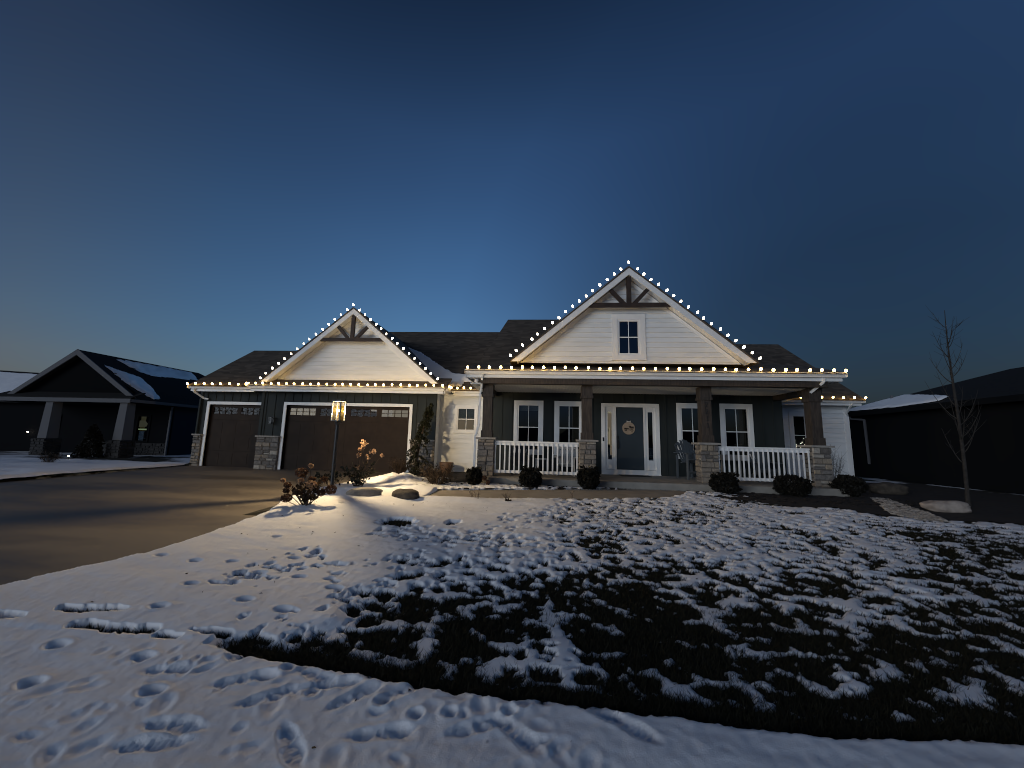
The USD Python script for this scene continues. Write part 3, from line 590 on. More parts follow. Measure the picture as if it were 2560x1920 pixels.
GW = (2.265 - .20, 3.782 - .20, 2.801 + .20, 4.762 + .20)
mg = gable(2.504, 6.355, 3.536, 3.426, 11.382, 11.732, 16.6, 5.195, 1.18, 3.50, .152, win=(2.034, 3.50, 3.032, 4.99))
window(mg, 2.035, 3.031, 3.545, 4.985, 11.72, trim=.165, sash=.055, room='dark_interior')

# -- downspouts
def downspout(pts, m='white_trim', w=.06):
    mb = MB()
    for a, b in zip(pts[:-1], pts[1:]): mb.bar(a, b, w, w * .8, up=(0, 1, .01))
    for q in pts[1:-1]: mb.tm(trimesh.creation.icosphere(1, w * .6).apply_translation(q))
    return part(house, 'downspout', mb.get(), m)
downspout([(-1.86, 11.26, 3.0), (-1.93, 11.55, 2.62), (-1.97, 11.60, 2.45), (-1.97, 11.60, 1.52), (-2.07, 11.60, 1.16), (-2.07, 11.60, -.15)])
downspout([(-13.86, 14.06, 2.78), (-13.86, 14.10, 2.66), (-13.66, 14.40, 2.42), (-13.52, 14.44, 2.40)])
downspout([(-13.86, 14.45, 2.40), (-13.86, 14.45, -.15), (-13.95, 14.25, -.22)], 'dark_siding')
downspout([(7.72, 11.27, 3.0), (7.72, 11.30, 2.88), (7.55, 11.60, 2.62)])
downspout([(11.62, 15.60, 2.80), (11.60, 15.64, 2.70), (11.62, 15.94, 2.42), (11.74, 16.06, 2.28), (11.74, 16.06, -.1)])
# ------------------------------------------------------------------ snow cover on lawn and walk
BARE = np.array([(-3.92, 3.31, 0), (-3.72, 4.59, 0), (-3.23, 5.72, 0), (-2.11, 4.84, 0), (-1.8, 6.89, 0), (-.68, 7.9, 0), (-2.79, 3.05, 0), (-2.16, 3.55, 0), (-1.34, 6.64, 0), (-1.73, 3.19, .04), (-.17, 6.25, .08), (-1.74, 4.03, .03), (-4.3, 8, 0), (-2.6, 8, 0), (-4, 6.4, 0), (-1.4, 8.2, 0), (0, 8.4, .06),
 (-1.0, 5.01, .15), (-1.18, 4.23, .3), (-.13, 5.15, .3), (-.47, 4.47, .5), (-1.35, 3.66, .4), (-1.4, 3.31, .5), (-1.11, 3.6, .55), (-.73, 3.74, .7), (-.64, 3.33, .75), (-.09, 3.83, .65), (-.07, 3.26, .85), (.51, 3.64, .8), (.44, 3.13, .85), (.39, 4.46, .55), (.81, 5.69, .55), (1.83, 7.2, .5), (.64, 7.34, .3), (1.18, 8.26, .3), (2.64, 8.55, .45), (1.96, 5.47, .5), (3.19, 6.82, .42), (3.22, 5.67, .5), (1.43, 4.04, .55), (.96, 3.2, .85), (1.48, 3.26, .8), (1.88, 4.1, .5), (4.39, 7.66, .34), (5.19, 7.17, .38), (3.78, 4.95, .5), (2.79, 4.22, .6), (2.19, 3.35, .75), (5.19, 5.97, .52), (4.2, 4.42, .65), (2.95, 3.17, .85), (2.39, 2.86, .75), (1.56, 2.85, .7), (.97, 2.78, .6), (.55, 2.87, .5), (.1, 2.97, .4), (-.39, 2.91, .5), (-.9, 2.96, .55), (-1.58, 2.94, .5), (1.95, 2.81, .5), (2.6, 2.69, .7),
 (6.5, 8.2, .35), (8.5, 7.6, .5), (11, 7, .6), (13, 7.5, .7), (8, 5.5, .65), (11, 5, .7), (6, 4, .72), (9, 3.5, .75), (4, 3, .85), (5, 5, .6), (3.2, 3.6, .7), (6.8, 6.6, .55), (3.2, 9.3, .3), (5, 8.6, .3), (-4.5, 10, 0), (-3.6, 10.5, 0)])
def idw(x, y):
    d2 = (x[:, None] - BARE[:, 0]) ** 2 + (y[:, None] - BARE[:, 1]) ** 2 + .01
    w = 1 / d2 ** 1.6; return (w * BARE[:, 2]).sum(1) / w.sum(1)
PROTO = np.random.default_rng(5)
def worley(x, y, c, seed):
    ix, iy = np.floor(x / c).astype(int), np.floor(y / c).astype(int); best = np.full(x.shape, 9.0)
    for a in (-1, 0, 1):
        for b in (-1, 0, 1):
            cx, cy = ix + a, iy + b
            h = (cx * 374761393 + cy * 668265263 + seed * 97) & 0xFFFFFFFF; h = ((h ^ (h >> 13)) * 1274126177) & 0xFFFFFFFF; h ^= h >> 16
            px = (cx + .12 + .76 * (h & 0xFFF) / 4095) * c; py = (cy + .12 + .76 * ((h >> 12) & 0xFFF) / 4095) * c
            best = np.minimum(best, np.hypot(x - px, y - py) / c)
    return best
N3 = lambda x, y, s, o, seed: meshkit.fbm(np.stack([x / s, y / s, x * 0], -1), o, seed)
def blob(x, y):
    wx, wy = x + .10 * (N3(x, y, .35, 2, 31) - .5), y + .10 * (N3(x, y, .35, 2, 37) - .5)
    xx, yy = wx * .86 + wy * .10, wy
    return .50 * worley(xx, yy, .20, 3) + .26 * worley(xx, yy, .105, 8) + .34 * N3(x, y, .50, 3, 21) + .36 * N3(x, y, .045, 3, 23)
_t = np.random.default_rng(1); _sx, _sy = _t.uniform(-4, 8, 60000), _t.uniform(2.5, 9, 60000); _q = np.quantile(blob(_sx, _sy), np.linspace(0, 1, 201))
def coverage_rank(x, y): return np.interp(blob(x, y), _q, np.linspace(0, 1, 201))
LO = np.array([(-2.35, 2.80), (-2.1, 2.70), (-1.4, 2.63), (-.46, 2.49), (.34, 2.47), (1.07, 2.41), (1.64, 2.40), (2.4, 2.47), (4, 2.42), (12, 2.3)])
HI = np.array([(-2.35, 2.80), (-2.1, 2.83), (-1.5, 2.80), (-.49, 2.63), (.36, 2.61), (1.15, 2.58), (1.76, 2.56), (2.5, 2.58), (4, 2.55), (12, 2.45)])
BOOT = [(-1.85, 2.03, 2), (-1.84, 1.92, 12), (-1.2, 2.0, -45), (-.80, 2.12, 15), (-.32, 2.22, 28), (-.12, 2.19, -40), (.30, 2.41, -30), (.46, 2.30, -36), (-1.23, 2.45, 20), (-1.79, 2.41, 30), (-.80, 2.44, 45), (-1.36, 2.50, -20), (-1.05, 2.38, 50), (-2.3, 2.45, 15), (-1.52, 2.30, 40)]
PAW = [(-.10, 2.41), (-.06, 2.51), (-.17, 2.35), (-.49, 2.29), (-.89, 2.34), (-.67, 2.26), (-.48, 2.56), (-1.32, 2.36), (-1.6, 2.55)]
HOLE = [(-2.9, 3.98), (-2.44, 3.93), (-3.43, 4.24), (-1.96, 3.72), (-2.13, 3.25), (-2.56, 3.36), (-3.14, 3.15), (-4.3, 4.25), (-3.81, 4.18), (-2.72, 4.66), (-2.0, 2.62), (-1.68, 2.46), (-2.21, 2.25), (-2.98, 2.25), (-3.3, 2.6), (-2.6, 2.55), (-2.85, 4.45), (-3.3, 3.6), (-2.2, 4.3), (-1.5, 5.6), (-3.6, 5.2)]
MELT = [(-3.72, 3.05, .20, .05), (-3.50, 3.08, .16, .045), (-3.38, 2.84, .14, .05), (-3.08, 2.83, .22, .05), (-2.92, 2.85, .12, .05), (-2.40, 2.88, .15, .035), (-4.15, 2.89, .16, .05), (-2.70, 2.80, .10, .03), (-2.33, 6.28, .28, .24), (-1.45, 6.38, .12, .13), (-2.05, 2.86, .16, .035), (-1.35, 4.15, .14, .08), (-3.9, 7.5, .08, .03)]
def path_back(x): return np.interp(x, [-4.3, -3.05, 2.19, 2.6], [9.62, 9.54, 10.95, 11.1])
def path_front(x): return np.interp(x, [-4.3, -3.4, -2.6, -1.74, -.75, .58, 1.6, 2.81, 3.45, 3.72], [8.8, 8.75, 8.55, 8.55, 8.73, 9.06, 9.35, 9.77, 10.25, 10.8])
def mask_bare(x, y):
    """extra bareness (above 1 = swept or black bed)"""
    b = np.zeros(x.shape)
    j = .05 * (N3(x, y, .18, 3, 41) - .5) * 2 + .03 * (N3(x, y, .05, 2, 43) - .5)
    e = x + j - edge_r(y) - .03                                  # driveway side
    b = np.maximum(b, np.clip(1.25 - e / .05, 0, 1.3))
    pf, pb = path_front(x), path_back(x)
    on = np.clip(np.minimum(y + j * .7 - pf, pb + .02 - y) / .03 + 1.0, 0, 1.3) * ((x > -2.62) & (x < 3.72) & (y < 11.3))
    # snow pushed over the path's left end and small tongues over its front edge
    b = np.maximum(b, on * np.clip((x + 2.75 + .35 * (y - 8.9) + j * 2) / .15, 0, 1))
    strip = ((y > pb) & (y < pb + .14 + j) & (x < 2.3) & (x > -3.2)); b = np.where(strip, 1.25, b)
    in_r = contains_xy(MULCH_R, x, y - j * .6)
    s1 = np.hypot((x - 4.25 - .25 * (y - 10.4)) / .75, (y - 10.42) / .42) + j * 6; s2 = np.hypot((x - 5.15) / .55, (y + .28 * (x - 5.15) - 9.66) / .13) + j * 6
    mb_ = np.where(s1 < 1, .05, np.where(s2 < 1, .42, 1.3)); b = np.where(in_r, mb_, b)
    b = np.where((x > 2.35) & (y > 11.0) & (x < 3.74), 1.3, b)
    b = np.where(contains_xy(GRAVEL, x, y), 1.3, b)
    bed = (x > -3.0) & (x < 2.25) & (y > pb + .14 + j); b = np.where(bed, np.maximum(b, .085 + 1.1 * np.clip((y - 11.05) / .06, 0, 1) + .5 * (np.hypot(x + .36, (y - 10.75)) < .30)), b)
    b = np.where((x <= -3.0) & (y > 11.7 + .6 * (x + 4.2)), 1.05 - .5 * np.clip((12.6 - y), 0, 1), b)
    return b
GRAVEL = Polygon([(8.35, 10.95), (7.85, 10.05), (7.10, 8.82), (7.05, 8.32), (7.55, 8.15), (7.95, 8.95), (8.35, 10.1), (8.7, 10.9)])
def stamp(th, x, y):
    for bx, by, a in BOOT:
        c, s = math.cos(math.radians(a)), math.sin(math.radians(a)); dx, dy = x - bx, y - by; u, v = dx * c + dy * s, -dx * s + dy * c
        near = (np.abs(u) < .26) & (np.abs(v) < .16)
        if not near.any(): continue
        uu, vv = u[near], v[near]
        sole = np.maximum(0, 1 - np.maximum(np.hypot((uu - .055) / .10, vv / .054), .0)) + 0
        heel = np.maximum(0, 1 - np.hypot((uu + .085) / .062, vv / .046))
        w = np.clip(np.maximum(sole, heel) * 4.5, 0, 1); mid = np.clip(1.5 - np.hypot(uu / .13, vv / .034), 0, 1)
        w = np.maximum(w, .55 * np.clip(mid * 3, 0, 1)); rim = np.clip(1.35 - np.hypot(uu / .165, vv / .075), 0, 1) * (1 - w)
        tread = .18 * (np.sin(uu * 210) > .2)
        th[near] -= (.017 + .010 * (N3(uu + bx, vv + by, .03, 3, 3) - .5)) * w * (1 - tread) - .003 * np.clip(rim * 2, 0, 1)
    for k, (bx, by) in enumerate(PAW + HOLE):
        r = .045 if k < len(PAW) else .060; d = np.hypot((x - bx) * (1.0 if k < len(PAW) else .75), (y - by) * 1.12) / r
        near = d < 2.2
        if near.any(): dd = d[near]; th[near] -= (.017 if k < len(PAW) else .024) * np.clip((1.0 - dd) * 2.6, 0, 1) - .006 * np.exp(-((dd - 1.25) / .3) ** 2)
    return th
_scuff = [( -3.0 + 3.4 * a, 1.75 + .9 * b, c, d, e) for a, b, c, d, e in np.random.default_rng(77).uniform(0, 1, (95, 5))]
def snow_thick(x, y):
    base = .048 + .030 * (N3(x, y, 1.1, 3, 51) - .5) + .010 * (N3(x * .5, y * 1.3, .34, 3, 53) - .5)
    # long wind ripples and trodden unevenness
    base += (.016 + .014 * np.clip((y - 3) / 3, 0, 1)) * np.clip(N3(x * .40 + y * .25, y, .20, 3, 57) - .5, -.5, .12) + .009 * (N3(x, y, .05, 3, 59) - .5)
    walk = np.clip((LO_y(x) - y) / .05, 0, 1)
    base += .010 * (1 - walk)
    m1 = .20 * np.exp(-(((x + 3.95 + .2 * (y - 10.4)) / .78) ** 2 + ((y - 10.55) / .62) ** 2)) * (1 + .9 * (N3(x, y, .22, 4, 61) - .5)) ; m1 = m1 + .22 * m1 * np.abs(N3(x, y, .07, 3, 63) - .5) * 4; base = base + m1
    base += .10 * np.exp(-(((x + 3.1) / .5) ** 2 + ((y - 9.55) / .3) ** 2)) + .05 * np.exp(-(((x + 2.2) / 1.4) ** 2 + ((y - 8.3) / .25) ** 2)) + .07 * np.exp(-(((x + 4.4) / .5) ** 2 + ((y - 8.9) / .5) ** 2))
    base += .10 * np.exp(-(((x - 4.2) / .35) ** 2 + ((y - 10.65) / .25) ** 2)) + .05 * np.exp(-(((x - 1.95) / .3) ** 2 + ((y - 10.95) / .12) ** 2))
    bare = np.clip((idw(x, y) - .075) / .925, 0, 1); bare = np.where(bare > .02, np.clip(bare + .62 * np.clip(bare * 3, 0, 1) * (N3(x, y * .8, 1.25, 3, 91) - .5), .0, .80), bare); lo, hi = LO_y(x), HI_y(x)
    jj = .07 * (N3(x, y, .16, 4, 71) - .5) + .03 * (N3(x, y, .03, 2, 72) - .5)
    bare = np.where(y + jj < lo + .03, 0.0, bare)
    bare = np.maximum(bare, mask_bare(x, y))
    for mx, my, rx, ry in MELT:
        d = np.hypot((x - mx) / rx, (y - my) / ry); bare = np.maximum(bare, 1.25 * np.clip((1.15 - d + .8 * (N3(x, y, .07, 3, 73) - .5)) * 3, 0, 1))
    rank = coverage_rank(x, y)
    edge = np.where(bare <= 0.001, 1.0, (rank - bare) * .22)
    hit = np.minimum(edge * np.where(bare > .12, .50, 1.0), base * np.clip(1.0 - bare * 1.2, .30, 1))
    th = np.minimum(hit, base)
    full = bare <= .001
    th = np.where(full, base, th)
    band = np.where(x > -2.33 - .1, np.maximum((lo - y - jj) * .75, (y + jj * 1.3 - hi) * .45 + .004), 1.0); band = np.where((x > -2.43) & (x < -2.2), np.maximum(band, (-2.2 - x) * .2), band); th = np.minimum(th, np.maximum(band, -.03))
    sc = np.nonzero(y < 2.95)[0]; xs_, ys_ = x[sc], y[sc]
    for sx, sy, a, b_, c_ in _scuff:
        r = .022 + .030 * a; d = np.hypot(((xs_ - sx) * math.cos(b_ * 6) + (ys_ - sy) * math.sin(b_ * 6)) / (r * (1.0 + .9 * c_)), ((ys_ - sy) * math.cos(b_ * 6) - (xs_ - sx) * math.sin(b_ * 6)) / r)
        k = d < 1.6; th[sc[k]] -= (.004 + .007 * c_) * np.clip((1 - d[k]) * 2, -.25, 1)
    th = stamp(th, x, y)
    return np.where(full & (y < lo - .02), np.maximum(th, .006), th)
LO_y = lambda x: np.interp(x, LO[:, 0], LO[:, 1], left=-9); HI_y = lambda x: np.interp(x, HI[:, 0], HI[:, 1], left=-9)
LO_y0 = LO_y
def LO_y(x): return np.where(x < -2.35, 2.80, np.interp(x, LO[:, 0], LO[:, 1]))
ys = [1.05]
while ys[-1] < 13.2: ys.append(ys[-1] + .0052 * (ys[-1] + .35))
ys = np.array(ys); ss = np.linspace(-1.62, 1.42, 780)
SX = ss[None, :] * (ys[:, None] + .75); SYY = np.broadcast_to(ys[:, None], SX.shape)
xf, yf_ = SX.ravel(), SYY.ravel().copy()
TH = snow_thick(xf, yf_)
xj = xf
SZ = gz(yf_) + .006 + .012 * meshkit.fbm(np.stack([xf * 2.2, yf_ * 2.2, xf * 0], -1), 3, 5) + np.maximum(TH, -.012)
nx_ = len(ss); i, j = np.meshgrid(np.arange(len(ys) - 1), np.arange(nx_ - 1), indexing='ij'); a = (i * nx_ + j).ravel()
F = np.vstack([np.stack([a, a + 1, a + nx_ + 1], 1), np.stack([a, a + nx_ + 1, a + nx_], 1)])
okx = (xf > edge_r(yf_) - .02) & (xf < 14) & ~((yf_ > 11.14) & (xf > -2.1)) & ~((yf_ > 13.2))
F = F[(TH[F] > -.0119).any(1) & okx[F].all(1)]
used = np.unique(F); remap = np.zeros(len(xf), int); remap[used] = np.arange(len(used))
SNOW = np.stack([xf, yf_, SZ], 1)
top('snow_cover', (SNOW[used], remap[F]), 'snow', 'melting snow with footprints lying over lawn, front walk and beds', 'snow', 'stuff', smooth=True)
def snow_z(x, y):
    x, y = np.atleast_1d(np.asarray(x, float)), np.atleast_1d(np.asarray(y, float)); return gz(y) + .008 + np.maximum(snow_thick(x, y), 0)

# snow on the strip along the far side of the driveway
ax, ay = np.linspace(-30, -13.93, 150), np.linspace(7.5, 16.8, 110); X, Y = np.meshgrid(ax, ay); xr, yr = X.ravel(), Y.ravel()
th2 = .05 - .14 * np.clip(.55 - np.abs(yr - 11.2 - .12 * (-14 - xr)) * .10 - .012 * (-14 - xr), 0, 1) * 0 + .10 * (N3(xr, yr, .9, 4, 81) - .56) - .12 * np.clip((yr - 14.6 - .2 * N3(xr, yr, .5, 2, 83)) / 1.0, 0, 1) - .2 * np.clip((xr + 14.02 + .1 * N3(xr, yr, .4, 3, 85)) / .08, 0, 1)
th2 = np.where((yr > 9) & (yr < 10.2) & (xr < -15.5), th2 + .03, th2)
Zr = gz(yr) + .004 + np.maximum(th2, -.012); nxx = len(ax); i, j = np.meshgrid(np.arange(len(ay) - 1), np.arange(nxx - 1), indexing='ij'); a = (i * nxx + j).ravel()
F2 = np.vstack([np.stack([a, a + 1, a + nxx + 1], 1), np.stack([a, a + nxx + 1, a + nxx], 1)]); F2 = F2[(th2[F2] > -.0119).any(1)]; us2 = np.unique(F2); rm2 = np.zeros(len(xr), int); rm2[us2] = np.arange(len(us2)); xr, yr, Zr, F2 = xr[us2], yr[us2], Zr[us2], rm2[F2]
top('snow_strip', (np.stack([xr, yr, Zr], 1), F2), 'snow', 'strip of snow between driveway and the neighbouring grey house', 'snow', 'stuff', smooth=True)

# ------------------------------------------------------------------ grass
g = np.random.default_rng(3); nb = 520000
yy = 2.2 * np.exp(g.uniform(0, math.log(11.5 / 2.2), nb) ** 1.0); xx = g.uniform(-1.15, 1.35, nb) * (yy + .6)
k = (xx > -5) & (xx < 13.5); xx, yy = xx[k], yy[k]
t_ = snow_thick(xx, yy)
pp = ~contains_xy(path_poly.buffer(.02), xx, yy) & ~contains_xy(MULCH_R, xx, yy) & ~contains_xy(MULCH_L, xx, yy) & (xx > edge_r(yy) + .05) & (yy > LO_y(xx) - .02)
k = pp & (t_ < np.where(g.random(len(t_)) < .35, .017, .009)); xx, yy = xx[k], yy[k]; nb = len(xx)
h = g.uniform(.020, .056, nb) * np.where(yy < 3, 1.05, 1.0); ang = g.uniform(0, 2 * math.pi, nb); lean = g.uniform(.3, 1.6, nb) * h; wv = g.uniform(.0025, .0045, nb) + .0009 * np.maximum(yy - 2.5, 0)
z0 = gz(yy) + .004; ca, sa = np.cos(ang), np.sin(ang); pa = ang + g.uniform(1.0, 2.1, nb)
b0 = np.stack([xx - wv * np.cos(pa), yy - wv * np.sin(pa), z0], 1); b1 = np.stack([xx + wv * np.cos(pa), yy + wv * np.sin(pa), z0], 1); tp = np.stack([xx + lean * ca, yy + lean * sa, z0 + h], 1)
V = np.stack([b0, b1, tp], 1).reshape(-1, 3); F = np.arange(nb * 3).reshape(-1, 3)
top('grass', (V, F), 'grass_blade', 'short dark winter grass showing through the melted snow', 'grass', 'stuff')
# gravel swale
gp = []; g = np.random.default_rng(8)
while len(gp) < 900:
    x, y = g.uniform(7, 8.8), g.uniform(8.1, 11)
    if GRAVEL.contains(Point(x, y)): gp.append((x, y))
mb = MB(); ico = trimesh.creation.icosphere(0)
for x, y in gp:
    s = g.uniform(.025, .06); v = np.array(ico.vertices) * (s * g.uniform(.7, 1.3), s * g.uniform(.7, 1.3), s * .7) * g.uniform(.85, 1.15, (12, 1)); mb.add(v + (x, y, gz(y) + .03), ico.faces)
top('gravel', mb.get(), 'gravel_stone', 'band of river gravel edging the right hand mulch bed', 'gravel', 'stuff')
mb = MB(); g = np.random.default_rng(18)
for _ in range(260):
    x = g.uniform(-4.2, 2.3) if g.random() < .4 else g.uniform(3.8, 9); y = g.uniform(9.6, 11.1)
    if not (MULCH_R.contains(Point(x, y)) or MULCH_L.contains(Point(x, y))): continue
    s = g.uniform(.02, .05); v = np.array(ico.vertices) * (s * 1.6, s, s * .5); mb.add(v + (x, y, gz(y) + .05), ico.faces)
top('mulch_chips', mb.get(), 'mulch', 'loose dark mulch chips scattered over the beds', 'mulch', 'stuff')

g = np.random.default_rng(28); sx_, sy_ = g.uniform(-4.5, 2, 150), g.uniform(1.9, 8, 150); sz_ = snow_z(sx_, sy_); k = (sx_ > edge_r(sy_) + .1) & (snow_thick(sx_, sy_) > .02)
v, f = leaves(np.stack([sx_, sy_, sz_ + .004], 1)[k] * (1, 1, 1), .022, 29, 1.8)
top('leaf_specks', (v, f), 'dry_leaf', 'specks of dead leaf and grit lying on the lawn snow', 'debris', 'stuff')
# ------------------------------------------------------------------ snow lying on the roofs
def roof_snow(name, pts, zf, label, jag=.05, t=.07, seed=0, n=None, mat_='snow'):
    """a snow slab on a roof plane, outline in plan, ragged edge, real thickness"""
    P = np.array(pts, float); L = LineString(np.vstack([P, P[:1]])); N = n or int(L.length / .07); g = np.random.default_rng(seed)
    o = np.array([L.interpolate(d).coords[0] for d in np.linspace(0, L.length, N, endpoint=False)]); o = o + g.normal(0, jag, o.shape) * .6
    poly = Polygon(o).buffer(0); poly = max(getattr(poly, 'geoms', [poly]), key=lambda q: q.area)
    st = .07; b = poly.bounds; X, Y = np.meshgrid(np.arange(b[0], b[2], st), np.arange(b[1], b[3], st)); inn = contains_xy(poly.buffer(-.02), X.ravel(), Y.ravel())
    ins = np.stack([X.ravel()[inn], Y.ravel()[inn]], 1); ring = np.array(poly.exterior.coords)[:-1]
    from scipy.spatial import Delaunay
    al = np.vstack([ring, ins]); tri = Delaunay(al).simplices; c = al[tri].mean(1); tri = tri[contains_xy(poly, c[:, 0], c[:, 1])]
    dist = np.array([poly.exterior.distance(Point(*q)) for q in al])
    hz = t * np.clip(dist / .12, 0, 1) ** .5 * (.8 + .5 * meshkit.fbm(np.stack([al[:, 0] * 2, al[:, 1] * 2, al[:, 0] * 0], -1), 3, seed)) + .012
    z = np.array([zf(*q) for q in al]) + hz
    v1 = al[tri[:, 1]] - al[tri[:, 0]]; v2 = al[tri[:, 2]] - al[tri[:, 0]]; fl = (v1[:, 0] * v2[:, 1] - v1[:, 1] * v2[:, 0]) < 0; tri[fl] = tri[fl][:, ::-1]
    nr = len(ring); low = np.column_stack([ring, [zf(*q) + .002 for q in ring]]); V = np.vstack([np.column_stack([al, z]), low]); f2 = []
    for q in range(nr):
        r = (q + 1) % nr; f2 += [(q, len(al) + q, len(al) + r), (q, len(al) + r, r)]
    return top(name, (V, np.vstack([tri, f2])), mat_, label, 'snow', smooth=40)
roof_snow('roof_snow', [(-6.78, 18.05), (-5.85, 17.42), (-4.93, 16.52), (-4.18, 15.80), (-3.70, 15.40), (-3.15, 15.36), (-2.72, 15.36), (-2.60, 14.76), (-2.97, 14.83), (-3.16, 14.79), (-3.2, 14.50), (-3.75, 14.42), (-4.05, 14.62), (-4.75, 15.45), (-5.7, 16.55)], R1, 'long snow patch in the roof valley right of the garage gable', .035, .07, 2)
roof_snow('roof_snow', [(-7.85, 19.15), (-7.35, 18.75), (-7.0, 18.2), (-7.25, 18.35), (-7.6, 18.75)], R1, 'thin snow sliver high behind the garage gable rake', .02, .05, 4)
roof_snow('roof_snow', [(-11.15, 14.35), (-10.72, 14.35), (-10.72, 14.55), (-11.1, 14.6)], R4, 'small snow lump by the left foot of the garage gable', .02, .05, 5)
# ------------------------------------------------------------------ strings of lights
_bulb = trimesh.creation.icosphere(1); _bv = np.array(_bulb.vertices)
def bulb_mesh(p, axis, r=.036, h=.050):
    axis = np.array(axis, float); axis /= np.linalg.norm(axis); e = np.cross(axis, (0, 1, .3)); e /= np.linalg.norm(e); f = np.cross(axis, e)
    tz = _bv[:, 2]; rr = r * (1.0 - .32 * np.clip(tz, 0, 1) ** 2)
    v = np.outer(_bv[:, 0] * rr, e) + np.outer(_bv[:, 1] * rr, f) + np.outer(tz * h, axis) + np.array(p) + axis * (h * 1.1)
    return v, _bulb.faces
def light_string(label, pts, axis, m='bulb_warm', r=.036, seed=0, h=.048):
    s = thing('light_string', label, 'string lights', group='light strings along the roof edges'); g = np.random.default_rng(seed)
    pts = np.array(pts, float) + g.normal(0, 1, (len(pts), 3)) * (.010, .004, .006); axs = [np.array(axis if np.ndim(axis) == 1 else axis[i], float) + g.normal(0, .16, 3) for i in range(len(pts))]
    w = []
    for a, b in zip(pts[:-1], pts[1:]):
        for t in (0, .25, .5, .75): q = a + (b - a) * t; w.append(q - (0, 0, .012 * math.sin(math.pi * t) + .012))
    w.append(pts[-1] - (0, 0, .012)); mb = MB().tube(w, .005, 4)
    for p, a in zip(pts, axs): a = a / np.linalg.norm(a); mb.tube([p - a * .012, p + a * .012], .013, 6)
    part(s, 'wire', mb.get(), 'wire')
    for p, a in zip(pts, axs): part(s, 'bulb', bulb_mesh(p + a * .006, a, r, h), m + ('', '', '_soft', '_strong')[g.integers(4)], smooth=True)
    return s
def line(a, b, n): return [tuple(np.array(a) + (np.array(b) - np.array(a)) * i / (n - 1)) for i in range(n)]
def along_rake(cx, zp, hw, zb, yf, n, s, r0=0.0):
    k = (zp - zb) / hw; return [(cx + s * hw * (1 - i / n), yf + .01, zb + (zp - zb) * i / n + .085) for i in range(n)]
gl = along_rake(-7.351, 5.911, 3.46, 3.03, 13.69, 15, -1); grr = along_rake(-7.351, 5.911, 3.40, 3.08, 13.69, 15, 1)
light_string('white bulbs up the left rake of the garage gable', gl + [(-7.351, 13.70, 6.03)], (-.45, -.1, .9), 'bulb_cool', seed=1)
light_string('white bulbs down the right rake of the garage gable', grr, (.45, -.1, .9), 'bulb_cool', seed=2)
pl_ = along_rake(2.504, 6.355, 3.55, 3.46, 11.38, 17, -1); prr = along_rake(2.504, 6.355, 3.60, 3.42, 11.38, 17, 1)
light_string('white bulbs up the left rake of the tall porch gable', pl_ + [(2.53, 11.39, 6.475)], (-.45, -.1, .9), 'bulb_cool', seed=3)
light_string('white bulbs down the right rake of the tall porch gable', prr, (.45, -.1, .9), 'bulb_cool', seed=4)
light_string('warm bulbs along the gutter above the wide garage door', line((-11.22, 13.612, 2.905), (-3.70, 13.612, 2.905), 25), (0, -.4, 1), r=.040, seed=5)
light_string('warm bulbs on the short eave at the far left corner above the single garage door', line((-14.05, 13.957, 2.905), (-11.55, 13.957, 2.905), 8) + [(-11.38, 13.88, 2.915)], (0, -.4, 1), r=.040, seed=6)
light_string('warm bulbs along the link eave above the small square window', [(-3.475, 13.86, 2.905), (-3.475, 14.08, 2.905)] + line((-3.28, 14.198, 2.905), (-2.50, 14.198, 2.905), 4), (0, -.4, 1), r=.040, seed=7)
light_string('long row of warm bulbs along the porch gutter', line((-2.27, 11.140, 3.13), (8.22, 11.140, 3.13), 34), (0, -.4, 1), r=.040, seed=8)
light_string('warm bulbs on the low eave at the far right wing', line((8.95, 15.492, 2.905), (12.0, 15.492, 2.905), 9), (0, -.4, 1), r=.040, seed=9)

# ------------------------------------------------------------------ lamp post
LX, LY = -5.02, 9.06; zb_ = float(gz(LY)) - .03
lp = thing('lamp_post', 'lit square glass lantern on a black post beside the driveway', 'lamp post', (LX, LY, 0))
part(lp, 'post', MB().tube([(0, 0, zb_), (0, 0, 1.36)], [.045, .042], 12).get(), 'black_metal', smooth=40)
part(lp, 'collar', MB().lathe([(.001, 1.33), (.055, 1.33), (.06, 1.36), (.075, 1.40), (.075, 1.425), (.001, 1.43)], sides=14).get(), 'black_metal')
TH_ = math.radians(-3); W_ = .215; Z0, Z1 = 1.44, 1.90
def rz2(x, y): return (x * math.cos(TH_) - y * math.sin(TH_), x * math.sin(TH_) + y * math.cos(TH_))
def rbox(x0, x1, y0, y1, z0, z1):
    m = MB().box(x0, x1, y0, y1, z0, z1).get(); v = np.array(m.vertices); m.vertices = np.stack([*rz2(v[:, 0], v[:, 1]), v[:, 2]], 1); return m
h = W_ / 2
mb = MB()
for sx in (-1, 1):
    for sy in (-1, 1): mb.tm(rbox(sx * h - .013, sx * h + .013, sy * h - .013, sy * h + .013, Z0, Z1))
part(lp, 'lantern_frame', mb.tm(rbox(-h - .012, h + .012, -h - .012, h + .012, Z0 - .018, Z0 - .001)).get(), 'black_metal')
part(lp, 'lantern_cap', MB().tm(rbox(-h - .016, h + .016, -h - .016, h + .016, Z1 + .001, Z1 + .014)).tm(rbox(-.05, .05, -.05, .05, Z1 + .015, Z1 + .04)).get(), 'black_metal')
for k in range(4):
    a = [(-h + .014, h - .014, -h - .003, -h + .001), (-h + .014, h - .014, h - .001, h + .003), (-h - .003, -h + .001, -h + .014, h - .014), (h - .001, h + .003, -h + .014, h - .014)][k]
    part(lp, 'glass_pane', rbox(*a, Z0 + .002, Z1 - .002), 'seeded_glass')
